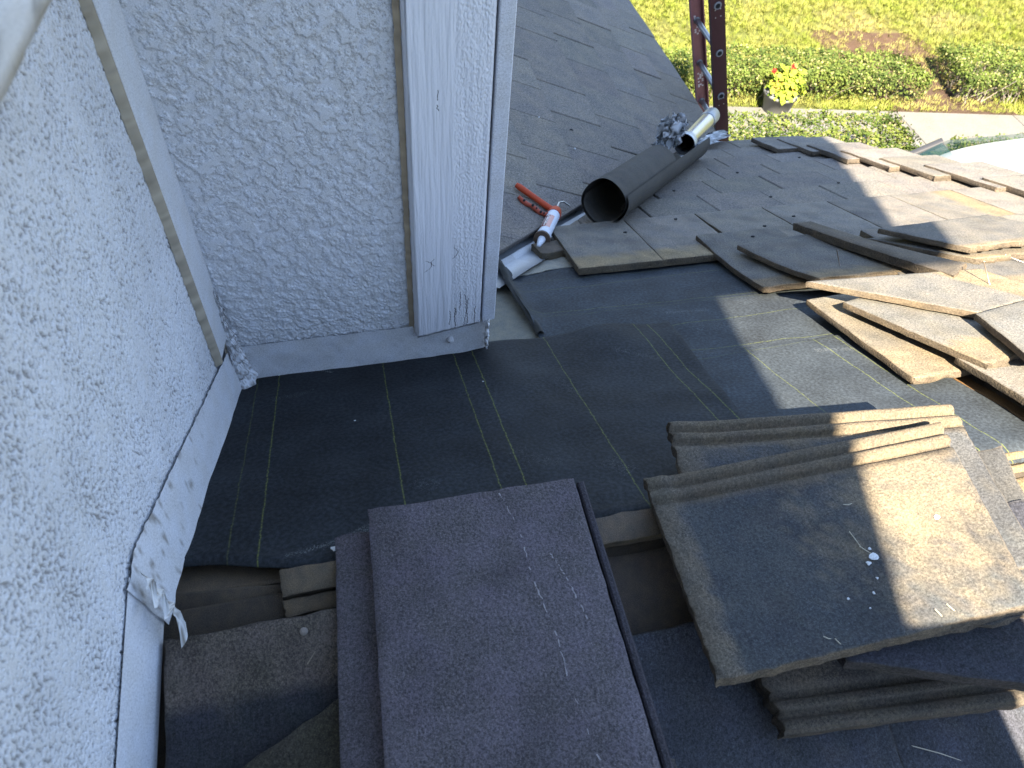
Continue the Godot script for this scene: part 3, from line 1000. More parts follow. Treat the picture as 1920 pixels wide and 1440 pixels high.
	put("ridge_board", slab([Vector3(0.50, 0.300, 0.722), Vector3(1.10, 0.300, 0.722), Vector3(1.10, 0.276, 0.862), Vector3(0.50, 0.276, 0.862)], 0.02, {"col": Color(0.13, 0.105, 0.085), "seed": 5.0, "dirt_and_pits": Color(0.04, 0.035, 0.03), "dirt_k": 0.0}), M.wood, t)
	# edge batten beside the right-hand underlayment
	put("edge_batten", slab([rp(1.560, 0.20, 0.012), rp(1.592, 0.20, 0.012), rp(1.604, 0.80, 0.012), rp(1.572, 0.80, 0.012)], 0.02, {"col": Color(0.30, 0.17, 0.07), "dirt_and_pits": Color(0.34, 0.22, 0.11), "dirt_k": 0.0, "side": Color(0.22, 0.13, 0.06)}), M.wood, t)

func side_roof() -> void:
	rng.seed = 52
	var t := thing("tiled_roof", "grey tiled roof slope in shade rising to the left beyond the white corner board", "roof")
	var poly := PackedVector2Array([Vector2(-1.2, -5.2), Vector2(1.63, -5.2), Vector2(1.63, -2.17), Vector2(0.0, -0.74), Vector2(-0.33, -0.45), Vector2(-1.2, -0.45)])
	put("deck", prism(poly, lp, -0.02, 0, 0, Vector2.ZERO, 0.10, Color(0.22, 0.17, 0.12)), M.wood, t)
	var b := [1.655, 1.42, 1.19, 0.92, 0.635, 0.34, 0.08, -0.20, -0.48, -0.76]
	for r in b.size() - 1:
		var lo: float = b[r]
		var hi: float = b[r + 1]
		var ph: float = 0.0 if r % 2 == 0 else 0.1325
		for i in 17:
			var z0 := -0.42 - ph - i * 0.265
			if z0 > -0.4: continue
			var p := PackedVector2Array([Vector2(hi - 0.07, z0 - 0.264), Vector2(hi - 0.07, z0 - 0.001), Vector2(lo, z0 - 0.001), Vector2(lo, z0 - 0.264)])
			p = clip(p, -1.0 / K, -1.0, -V0.z + 0.045)
			if p.size() < 3: continue
			var tilt := rng.randf_range(-0.008, 0.008)
			put("roof_tile", prism(p, lp, 0.030 + rng.randf_range(-0.003, 0.003), 0.058, tilt, Vector2(hi - 0.07, z0), 0.024, tile_colour() * 1.04), M.tile_far, t)
	put("fascia_board", box_mesh(Vector3(2.40, -1.13, -3.72), Vector3(0.03, 0.16, 3.0), 0.003, Color(0.7, 0.7, 0.7)), M.paint, t)

func grit() -> void:
	rng.seed = 88
	var st := begin()
	for s in [[1.62, -1.20], [1.93, -0.98], [2.02, -1.42], [1.45, -0.80], [1.70, -0.62], [2.31, -1.10], [1.22, -0.70], [1.86, -0.70], [2.45, -1.62], [1.60, -0.52]]:
		var p := rp(s[0], s[1], 0.056)
		add_tube(st, [p, p + Vector3(0.008, 0.002, 0.004), p + Vector3(0.013, 0, 0.002)], [0.002, 0.004, 0.0015], 6, Color(0.03, 0.03, 0.03))
	for s in [[0.62, -2.55], [0.42, -1.62]]:
		var p := lp(s[0], s[1], 0.040)
		add_tube(st, [p, p + Vector3(0.008, 0.002, 0.006), p + Vector3(0.014, -0.004, 0.004)], [0.002, 0.004, 0.0015], 6, Color(0.04, 0.04, 0.04))
	for s in [[0.25, -1.62], [0.33, -1.58], [0.34, -1.52], [0.39, -1.46]]:
		var p := lp(s[0], s[1], 0.040)
		add_tube(st, [p, p + Vector3(0.003, 0.001, 0.003), p + Vector3(0.006, -0.002, 0.003)], [0.002, 0.004, 0.002], 6, Color(0.6, 0.6, 0.6))
	(tag(put("roof_grit", done(st), M.rough), "scattered dark crumbs and pale flecks lying on the shaded roof slopes", "grit") as Node3D).set_meta("kind", "stuff")

# ---------------------------------------------------------------- underlayment
func underlayment() -> void:
	# old pale membrane beside the corner board
	var mb := put("old_membrane", sheet(30, 30, func(u: float, v: float):
		var x := lerpf(0.50, 1.06, u)
		var z := lerpf(-0.72, 0.06, v)
		return [rp(x, z, -0.010 + 0.006 * nz.get_noise_2d(x * 7.0, z * 7.0)), Vector2(u, v)], 0.004, Color(0.30, 0.30, 0.26)), M.felt_back)
	tag(mb, "pale old roofing membrane lying bare at the foot of the corner board", "membrane")
	var mb2 := put("old_membrane", sheet(24, 8, func(u: float, v: float):
		var x := lerpf(0.70, 1.10, u)
		var z := lerpf(-0.66, -0.53, v) + 0.02 * sin(u * 7.0) * v
		return [rp(x, z, 0.004 + 0.008 * absf(nz.get_noise_2d(x * 9.0, z * 9.0))), Vector2(u, v)], 0.003, Color(0.42, 0.41, 0.36)), M.felt_back)
	tag(mb2, "torn light strip of membrane under the front row of tiles", "membrane")

	# far sheet: lay lines run across
	var t2 := felt_texture(1.06, 0.80, 800.0, [[0.0, 0.24, 1.05, 0.21, 0.55], [0.0, 0.40, 1.05, 0.44, 0.6], [0.0, 0.43, 1.05, 0.455, 0.3], [0.0, 0.60, 1.05, 0.57, 0.7], [0.0, 0.735, 1.05, 0.755, 0.75], [0.0, 0.15, 1.05, 0.165, 0.4]],
		[[0.5, 0.5, 0.12, 0.1, 0.5, 0.006], [0.62, 0.62, 0.1, 3.0, 0.4, 0.02], [0.3, 0.35, 0.2, 0.3, 0.3, 0.03], [0.75, 0.3, 0.18, 2.6, 0.3, 0.02]], 61, 0.195)
	var far := put("underlayment_sheet", sheet(50, 40, func(u: float, v: float):
		var x := lerpf(0.745, 1.66, u)
		var z := lerpf(-0.60, 0.20, v)
		if u < 0.25: x -= 0.0
		var w := 0.003 + 0.004 * nz.get_noise_2d(x * 6.0, z * 5.0)
		w += 0.030 * pow(maxf(0.0, 1.0 - u * 14.0), 2.0) * smoothstep(-0.02, -0.16, z)
		return [rp(x, z, w), Vector2((x - 0.62) / 1.06, (z + 0.60) / 0.80)], 0.002), felt_material(t2))
	tag(far, "dark underlayment sheet with lines running across, just below the front row of tiles", "underlayment")

	# right sheet: lines run down the slope, near edge turned down at the ridge
	var t3 := felt_texture(0.62, 0.62, 900.0, [[0.205, 0.0, 0.215, 0.62, 0.7], [0.395, 0.0, 0.400, 0.62, 0.95], [0.452, 0.0, 0.455, 0.62, 0.95], [0.0, 0.05, 0.5, 0.02, 0.3]],
		[[0.36, 0.08, 0.12, 0.2, 0.5, 0.006], [0.25, 0.3, 0.2, 1.0, 0.35, 0.02]], 62, 0.205)
	var rt := put("underlayment_sheet", sheet(34, 34, func(u: float, v: float):
		var x := lerpf(1.015, 1.575, u)
		var z := lerpf(0.176, 0.745, v)
		var w := 0.009 + 0.003 * nz.get_noise_2d(x * 7.0, z * 6.0)
		if v > 0.96: w -= (v - 0.96) * 0.5
		return [rp(x, z, w), Vector2((x - 1.0) / 0.62, (z - 0.16) / 0.62)], 0.004), felt_material(t3))
	tag(rt, "dark underlayment sheet half in sunlight beside the long wooden batten", "underlayment")

	# near sheet: the big one against both walls
	var lines: Array = []
	for l in [[0.05, 0.45], [0.098, 0.85], [0.338, 0.85], [0.51, 0.8], [0.556, 0.85], [0.745, 0.75], [0.985, 0.8], [1.025, 0.8]]:
		lines.append([l[0] + 0.07, 0.0, l[0] + 0.06, 0.81, l[1]])
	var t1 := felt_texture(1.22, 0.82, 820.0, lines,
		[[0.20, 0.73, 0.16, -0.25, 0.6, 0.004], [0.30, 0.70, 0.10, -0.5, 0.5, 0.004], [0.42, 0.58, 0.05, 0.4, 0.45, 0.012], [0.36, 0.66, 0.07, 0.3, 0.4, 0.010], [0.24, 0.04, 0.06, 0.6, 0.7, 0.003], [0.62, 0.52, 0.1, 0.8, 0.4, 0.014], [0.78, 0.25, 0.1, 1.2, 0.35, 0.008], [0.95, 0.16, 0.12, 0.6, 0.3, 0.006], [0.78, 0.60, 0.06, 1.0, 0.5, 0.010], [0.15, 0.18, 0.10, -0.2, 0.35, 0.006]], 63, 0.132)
	var near := put("underlayment_sheet", sheet(90, 64, func(u: float, v: float):
		var x := lerpf(lerpf(0.004, -0.036, v), lerpf(1.088, 1.006, v), u)
		var top := lerpf(0.022, -0.010, u) + 0.004 * sin(u * 9.0)
		var bot := 0.668 + 0.072 * smoothstep(0.0, 0.25, u) - 0.01 * u
		var z := lerpf(top, bot, v)
		var w := 0.016 + 0.004 * nz.get_noise_2d(x * 5.0, z * 5.0)
		w += 0.022 * exp(-pow((x - 0.90) / 0.10, 2.0)) * smoothstep(0.35, 0.05, v)
		w += 0.012 * exp(-pow((x - 0.62) / 0.07, 2.0)) * smoothstep(0.5, 0.2, v)
		w += 0.004 * smoothstep(0.965, 1.0, u) + 0.003 * sin(v * 11.0) * smoothstep(0.92, 1.0, u)
		if v > 0.965:
			var e := (v - 0.965) / 0.035
			w += 0.004 * sin(e * PI) - 0.006 * e * e * (1.0 - u)
			z += 0.003 * e
		return [rp(x, z, w), Vector2((x + 0.07) / 1.22, (z + 0.03) / 0.82)], 0.004), felt_material(t1))
	tag(near, "large dark underlayment sheet in shade laid against both white walls, lines towards the viewer", "underlayment")
	# specks of white paint on it
	for s in [[0.098, 0.035, 0.003], [0.21, 0.705, 0.006], [0.26, 0.30, 0.002], [0.55, 0.2, 0.002]]:
		var sp := put("paint_splat", splat(Vector3(0, 0, 0), s[2], Vector3(0, 0.9085, -0.4179), s[0] * 20.0), M.paint, near)
		sp.position = rp(s[0], s[1], 0.0215)

func splat(at: Vector3, r: float, n: Vector3, sd: float) -> ArrayMesh:
	var st := begin()
	var u := n.cross(Vector3(0, 0, 1)).normalized()
	var v := n.cross(u)
	var pts: Array = []
	for k in 10:
		var a := TAU * k / 10.0
		pts.append(at + (u * cos(a) + v * sin(a)) * r * (1.0 + 0.6 * nz.get_noise_2d(cos(a) * 1.5 + sd, sin(a) * 1.5)))
	for k in 10:
		var j := (k + 1) % 10
		for p in [at + n * 0.0012, pts[j], pts[k]]:
			st.set_smooth_group(-1); st.set_color(Color(0.78, 0.78, 0.76)); st.add_vertex(p)
	return done(st)

# ---------------------------------------------------------------- loose tiles near the viewer
func near_tiles() -> void:
	var pc := Color(0.195, 0.170, 0.172)
	var n := Vector3(-0.055, 0.991, -0.119).normalized()
	var ez := Vector3(-0.043, 0.117, 0.992).normalized()
	var ex := ez.cross(-n).normalized() * -1.0
	if ex.x < 0: ex = -ex
	var tl := Vector3(0.270, 0.374, 0.605)
	var L := 0.48
	var top := loose("purple grey clean roof tile with pale scratches, lying on top of its twin", [tl, tl + ex * 0.330, tl + ex * 0.330 + ez * L, tl + ez * L], 0.026,
		{"col": pc, "rough": [0.001, 0.001, 0.002, 0.001], "side": Color(0.17, 0.15, 0.165), "amp": 0.0010, "seed": 1.0}, M.purple)
	# pale scratches on its face
	for s in [[[0.205, 0.004], [0.225, 0.08], [0.228, 0.16], [0.243, 0.26], [0.246, 0.34], [0.262, 0.45]], [[0.262, 0.13], [0.275, 0.17], [0.292, 0.25]]]:
		var st := begin()
		for i in s.size() - 1:
			var a: Array = s[i]
			var b: Array = s[i + 1]
			var m := 14
			for k in m:
				if nf.get_noise_2d(i * 20.0 + k * 1.7, a[0] * 90.0) < -0.05: continue
				var t0 := float(k) / m
				var t1 := float(k + 1) / m
				var w := 0.0003 + 0.0008 * absf(nf.get_noise_1d(k * 3.1 + i * 17.0))
				var j0 := 0.0022 * nz.get_noise_1d((i + t0) * 9.0 + a[0] * 50.0)
				var j1 := 0.0022 * nz.get_noise_1d((i + t1) * 9.0 + a[0] * 50.0)
				var p0 := tl + ex * (lerpf(a[0], b[0], t0) + j0) + ez * lerpf(a[1], b[1], t0) + n * 0.0016
				var p1 := tl + ex * (lerpf(a[0], b[0], t1) + j1) + ez * lerpf(a[1], b[1], t1) + n * 0.0016
				quad(st, p0 - ex * w, p0 + ex * w, p1 + ex * w, p1 - ex * w, Color(0.28, 0.255, 0.26))
		put("scratch", done(st), M.rough, top)
	# interlock rail along its right side
	var st2 := begin()
	var r0 := tl + ex * 0.334 + ez * 0.006 - n * 0.004
	add_slab(st2, [r0, r0 + ex * 0.012, r0 + ex * 0.012 + ez * (L - 0.01), r0 + ez * (L - 0.01)], -n * 0.016, Color(0.07, 0.06, 0.07), 0.003)
	put("interlock_rail", done(st2), M.purple, top)
	var l0 := tl - ex * 0.058 + ez * 0.020 - n * 0.032
	loose("purple grey roof tile half hidden under the top purple tile, set further left", [l0, l0 + ex * 0.330, l0 + ex * 0.330 + ez * L, l0 + ez * L], 0.026,
		{"col": pc * 0.9, "rough": [0.001, 0.001, 0.003, 0.001], "side": Color(0.11, 0.10, 0.11), "dirt_and_pits": Color(0.25, 0.22, 0.2), "dirt_k": -0.45, "seed": 3.0}, M.purple)
	# grey tile askew below them
	loose("worn greenish roof tile lying askew under the left side of the purple tiles", [np(0.245, 0.105, 0.030), np(0.52, 0.20, 0.030), np(0.34, 0.54, 0.036), np(-0.045, 0.235, 0.034)], 0.024,
		{"col": Color(0.10, 0.088, 0.055), "rough": [0.002, 0.002, 0.002, 0.002], "seed": 5.0, "side": Color(0.07, 0.06, 0.045)}, M.granule)
	# two old tiles that prop up the near end
	for i in 3:
		var b := np(0.30 + 0.01 * i, 0.30, 0.066 + 0.033 * i)
		var labels := ["old roof tile at the bottom of the pile propping up the purple tiles", "old roof tile in the middle of the pile propping up the purple tiles", "old roof tile at the top of the pile directly under both purple tiles"]
		loose(labels[i], [b, b + Vector3(0.30, 0, 0), b + Vector3(0.30, -0.02, 0.26), b + Vector3(0, -0.02, 0.26)], 0.03, {"col": Color(0.09, 0.08, 0.07), "seed": 7.0 + i, "step": 0.05}, M.granule)
	# litter
	var st3 := begin()
	for s in [[0.12, 0.19, 0.3], [0.16, 0.07, 0.9], [0.21, 0.06, 0.5]]:
		var p := np(s[0], s[1], 0.014)
		add_tube(st3, [p, p + Vector3(cos(s[2]), 0.1, -sin(s[2])) * 0.02], [0.0008, 0.0003], 5, Color(0.25, 0.2, 0.14))
	(tag(put("dry_twigs", done(st3), M.rough), "a few thin dry twigs on the dark tile beside the flashing", "twigs") as Node3D).set_meta("kind", "stuff")

# ---------------------------------------------------------------- the crooked stack at the right of the ridge
func right_stack() -> void:
	var n := Vector3(-0.19454, 0.97271, -0.12645)
	var tan_c := Color(0.285, 0.238, 0.170)
	var mortar := Color(0.20, 0.165, 0.125)
	var t1 := [Vector3(0.722, 0.370, 0.630), Vector3(1.206, 0.472, 0.665), Vector3(1.141, 0.500, 0.981), Vector3(0.701, 0.411, 0.971)]
	var top := loose("large weathered roof tile crossed by the shadow line, topmost of the crooked stack", t1, 0.026,
		{"col": Color(0.105, 0.110, 0.118), "ribs": "far", "rib_col": Color(0.22, 0.175, 0.12), "lip": "left", "lip_col": Color(0.20, 0.17, 0.13), "dirt_and_pits": tan_c, "dirt_k": -0.15, "rough": [0.0018, 0.001, 0.0015, 0.0015], "side": mortar, "seed": 2.2, "step": 0.012, "dirt_c": [0.78, 0.40, 0.42, 0.72]}, M.tile)
	for s in [[0.60, 0.64, 0.006], [0.575, 0.665, 0.0035], [0.598, 0.60, 0.002], [0.55, 0.80, 0.002], [0.58, 0.74, 0.0018], [0.47, 0.80, 0.0018], [0.52, 0.86, 0.0015], [0.84, 0.52, 0.004]]:
		var p: Vector3 = (t1[0] as Vector3).lerp(t1[1], s[0]).lerp((t1[3] as Vector3).lerp(t1[2], s[0]), s[1])
		put("paint_splat", splat(p + n * 0.0016, s[2], n, s[0] * 30.0), M.paint, top)
	var sh := func(q: Array, d: float) -> Array:
		var r: Array = []
		for p in q: r.append(p + n * d)
		return r
	loose("ribbed roof tile at the far side of the crooked stack, under its topmost tile", [Vector3(0.817, 0.343, 0.509), Vector3(1.270, 0.448, 0.621), Vector3(1.211, 0.476, 0.928), Vector3(0.751, 0.373, 0.844)], 0.026,
		{"col": Color(0.13, 0.135, 0.145), "ribs": "far", "rib_col": Color(0.25, 0.195, 0.125), "dirt_and_pits": tan_c, "dirt_k": -0.1, "lip": "left", "lip_col": Color(0.20, 0.17, 0.13), "rough": [0.005, 0.003, 0.003, 0.003], "side": mortar, "seed": 4.4}, M.tile)
	loose("smooth tan underside of a turned roof tile, at the sunny end of the crooked stack", [Vector3(1.00, 0.358, 0.570), Vector3(1.293, 0.423, 0.633), Vector3(1.226, 0.449, 0.935), Vector3(0.93, 0.383, 0.880)], 0.024,
		{"col": Color(0.29, 0.215, 0.125), "rough": [0.001, 0.002, 0.002, 0.002], "side": Color(0.38, 0.29, 0.17), "seed": 6.0, "amp": 0.0006}, M.tile)
	loose("roof tile with mortar on its edge, just below the topmost tile of the crooked stack", sh.call([t1[0] + Vector3(0.14, 0.03, 0.06), t1[1] + Vector3(0.09, 0.01, 0.05), t1[2] + Vector3(0.06, 0.015, 0.012), t1[3] + Vector3(0.12, 0.022, -0.02)], -0.032), 0.026,
		{"col": Color(0.12, 0.12, 0.12), "rough": [0.003, 0.003, 0.003, 0.006], "side": mortar, "seed": 8.0}, M.tile)
	loose("dark blue grey granular roof tile jutting out slantwise from the crooked stack", [Vector3(0.865, 0.385, 0.80), Vector3(1.26, 0.466, 0.82), Vector3(1.235, 0.492, 1.130), Vector3(0.893, 0.408, 0.980)], 0.026,
		{"col": Color(0.075, 0.078, 0.088), "rough": [0.002, 0.002, 0.002, 0.002], "side": Color(0.10, 0.09, 0.08), "seed": 9.0}, M.granule)
	var b6 := [Vector3(0.813, 0.327, 0.954), Vector3(1.246, 0.328, 0.980), Vector3(1.235, 0.318, 1.076), Vector3(0.809, 0.316, 1.038)]
	loose("ribbed roof tile with dull brown face at the near foot of the crooked stack", [b6[0] + Vector3(-0.012, 0.003, -0.2), b6[1] + Vector3(0, 0.003, -0.2), b6[2], b6[3]], 0.028,
		{"col": Color(0.105, 0.095, 0.085), "ribs": "near", "rib_col": Color(0.135, 0.115, 0.09), "head_at": "left", "head_w": 0.12, "head": Color(0.15, 0.125, 0.10), "rough": [0.004, 0.002, 0.002, 0.002], "side": Color(0.12, 0.10, 0.08), "seed": 10.0}, M.tile)
	loose("old roof tile lowest of the crooked stack, flat on the near slope", [b6[0] + Vector3(0.03, -0.036, -0.18), b6[1] + Vector3(-0.02, -0.036, -0.18), b6[2] + Vector3(-0.03, -0.034, -0.02), b6[3] + Vector3(0.03, -0.034, -0.02)], 0.03,
		{"col": Color(0.09, 0.085, 0.08), "seed": 11.0, "side": Color(0.10, 0.085, 0.07)}, M.tile)
	# tan tile at the ridge, at the edge of the right sheet
	loose("tan dusty roof tile with ribs, lying on the ridge beside the sunny sheet edge", [Vector3(1.24, 0.303, 0.660), Vector3(1.68, 0.303, 0.655), Vector3(1.70, 0.300, 0.93), Vector3(1.26, 0.300, 0.95)], 0.026,
		{"col": Color(0.30, 0.225, 0.13), "ribs": "far", "rib_col": Color(0.29, 0.22, 0.13), "dirt_and_pits": Color(0.24, 0.175, 0.10), "dirt_k": 0.0, "side": mortar, "seed": 13.0}, M.tile)
	# straw bits on the topmost tile
	var st := begin()
	for s in [[0.56, 0.50, 1.5, 0.028], [0.57, 0.58, 1.0, 0.018], [0.58, 0.36, 0.1, 0.014], [0.35, 0.93, 0.6, 0.010], [0.38, 0.95, 1.2, 0.010], [0.70, 0.93, 1.3, 0.012], [0.74, 0.92, 1.2, 0.013]]:
		var p: Vector3 = (t1[0] as Vector3).lerp(t1[1], s[0]).lerp((t1[3] as Vector3).lerp(t1[2], s[0]), s[1]) + n * 0.003
		var d: Vector3 = Vector3(cos(s[2]), 0.15, sin(s[2])).normalized() * s[3]
		add_tube(st, [p, p + d * 0.5 + Vector3(0, 0.001, 0.002), p + d], [0.0007, 0.0007, 0.0004], 5, Color(0.45, 0.40, 0.30))
	(tag(put("straw_bits", done(st), M.rough), "scattered bits of dry straw on the topmost tile of the crooked stack", "straw") as Node3D).set_meta("kind", "stuff")
	var st2 := begin()
	var s0 := np(1.02, 0.335, 0.006)
	add_tube(st2, [s0, s0 + Vector3(0.04, 0.001, 0.02), s0 + Vector3(0.07, -0.005, 0.035)], [0.0007, 0.0007, 0.0004], 5, Color(0.5, 0.45, 0.36))
	tag(put("straw_stalk", done(st2), M.rough), "single pale straw stalk on the dark tile below the crooked stack", "straw")

func nail(base: Vector3, tip: Vector3, parent: Node) -> void:
	var st := begin()
	var d := (tip - base).normalized()
	add_tube(st, [base, tip, tip + d * 0.0005, tip + d * 0.002], [0.0016, 0.0016, 0.0045, 0.0042], 8, Color(0.42, 0.36, 0.30))
	put("nail", done(st), M.metal, parent)

# ---------------------------------------------------------------- lifted tiles piled at the right
func far_stack() -> void:
	var g := Color(0.215, 0.205, 0.190)
	var tan_h := Color(0.32, 0.262, 0.18)
	var mortar := Color(0.165, 0.132, 0.095)
	loose("grey roof tile with wavy left edge at the end of the front row", [rp(1.437, -0.590, 0.058), rp(1.73, -0.590, 0.058), rp(1.74, -0.125, 0.036), rp(1.428, -0.122, 0.036)], 0.016,
		{"col": g, "head_at": "near", "head_w": 0.075, "head": Color(0.26, 0.20, 0.13), "bow": -0.012, "rough": [0.0014, 0.001, 0.0015, 0.004], "side": mortar * 0.7, "seed": 1.5}, M.tile)
	var r1 := loose("grey roof tile with broken mortar along its near edge and an upright nail", [rp(1.487, -0.405, 0.074), rp(1.80, -0.430, 0.080), rp(1.895, -0.020, 0.078), rp(1.552, -0.052, 0.074)], 0.015,
		{"col": g, "head_at": "near", "head_w": 0.060, "head": Color(0.30, 0.235, 0.15), "bow": -0.010, "rough": [0.0014, 0.001, 0.0015, 0.009], "side": mortar, "seed": 2.5}, M.tile)
	nail(rp(1.66, -0.12, 0.070), rp(1.655, -0.14, 0.115), r1)
	loose("narrow broken strip of roof tile leaning across two grey tiles", [rp(1.735, -0.490, 0.098), rp(1.790, -0.480, 0.102), rp(1.885, 0.085, 0.128), rp(1.795, 0.150, 0.124)], 0.024,
		{"col": Color(0.20, 0.17, 0.135), "rough": [0.0014, 0.001, 0.0015, 0.004], "side": mortar * 0.85, "bow": -0.008, "seed": 3.5}, M.tile)
	loose("grey roof tile with thick mortar edge, upper one of the pair at the far right", [rp(1.868, -0.252, 0.132), rp(2.30, -0.30, 0.125), rp(2.40, -0.060, 0.118), rp(2.010, -0.040, 0.120)], 0.015,
		{"col": g * 1.05, "head_at": "near", "head_w": 0.03, "head": tan_h, "rough": [0.0014, 0.001, 0.0015, 0.011], "side": mortar, "seed": 4.5}, M.tile)
	var r4 := loose("grey roof tile with thick mortar edge, lower one of the pair at the far right", [rp(1.850, -0.268, 0.098), rp(2.30, -0.28, 0.095), rp(2.42, -0.030, 0.090), rp(2.025, -0.020, 0.090)], 0.015,
		{"col": g, "head_at": "near", "head_w": 0.04, "head": tan_h, "rough": [0.0014, 0.001, 0.0015, 0.011], "side": mortar, "seed": 5.5}, M.tile)
	nail(rp(2.16, 0.01, 0.075), rp(2.13, -0.03, 0.088), r4)
	loose("sunlit grey roof tile half covered, between the leaning strip and the pointed broken tile", [rp(1.78, -0.06, 0.074), rp(2.16, -0.06, 0.076), rp(2.16, 0.30, 0.070), rp(1.74, 0.22, 0.070)], 0.015,
		{"col": g * 1.05, "seed": 6.5, "head_at": "near", "head_w": 0.16, "head": tan_h}, M.tile)
	var r6 := loose("pointed broken roof tile with rounded corner and a standing nail, topmost of the fanned tiles", [rp(1.445, 0.045, 0.110), rp(1.90, 0.120, 0.122), rp(1.94, 0.300, 0.116), rp(1.700, 0.345, 0.108)], 0.015,
		{"col": Color(0.26, 0.25, 0.23), "head_at": "right", "head_w": 0.14, "head": Color(0.36, 0.285, 0.185), "rough": [0.0014, 0.001, 0.0015, 0.004], "side": mortar * 1.05, "seed": 7.5}, M.tile)
	nail(rp(1.845, 0.215, 0.115), rp(1.84, 0.185, 0.165), r6)
	loose("long sunlit roof tile with tan head, lowest of the fan beside the felt", [rp(1.462, 0.030, 0.052), rp(1.76, 0.020, 0.060), rp(1.74, 0.470, 0.046), rp(1.444, 0.478, 0.036)], 0.015,
		{"col": Color(0.30, 0.265, 0.21), "head_at": "near", "head_w": 0.13, "head": tan_h, "rough": [0.0014, 0.001, 0.0015, 0.006], "side": mortar, "seed": 8.5}, M.tile)
	loose("grey roof tile with tan broken head, second lowest of the fan", [rp(1.488, 0.145, 0.086), rp(1.80, 0.080, 0.094), rp(1.85, 0.490, 0.088), rp(1.568, 0.525, 0.078)], 0.015,
		{"col": Color(0.26, 0.25, 0.225), "head_at": "near", "head_w": 0.10, "head": tan_h, "rough": [0.0014, 0.001, 0.0015, 0.011], "side": mortar, "seed": 9.5}, M.tile)
	loose("pale grey roof tile poking in at the edge, resting on the fanned tiles", [rp(1.672, 0.365, 0.118), rp(2.05, 0.30, 0.128), rp(2.02, 0.70, 0.122), rp(1.618, 0.575, 0.108)], 0.015,
		{"col": Color(0.27, 0.265, 0.25), "rough": [0.0014, 0.001, 0.0015, 0.003], "side": mortar * 0.9, "seed": 10.5}, M.tile)
	loose("speckled grey roof tile raised on the batten below the fanned tiles", [rp(1.555, 0.455, 0.066), rp(1.93, 0.42, 0.070), rp(1.90, 0.84, 0.066), rp(1.545, 0.86, 0.062)], 0.015,
		{"col": Color(0.30, 0.275, 0.24), "rough": [0.0014, 0.001, 0.0015, 0.003], "side": mortar, "seed": 11.5}, M.tile)
	# supports hidden in the pile
	loose("grey roof tile lying flat beneath the whole fan of lifted tiles", [rp(1.64, -0.02, 0.030), rp(1.95, -0.02, 0.032), rp(1.95, 0.40, 0.028), rp(1.64, 0.40, 0.026)], 0.015, {"col": g, "seed": 12.5, "step": 0.06}, M.tile)
	loose("grey roof tile lying flat beneath the leaning strip and the nailed tile", [rp(1.60, -0.46, 0.050), rp(1.90, -0.46, 0.052), rp(1.90, -0.06, 0.040), rp(1.62, -0.06, 0.040)], 0.015, {"col": g * 0.9, "seed": 13.5, "step": 0.06}, M.tile)

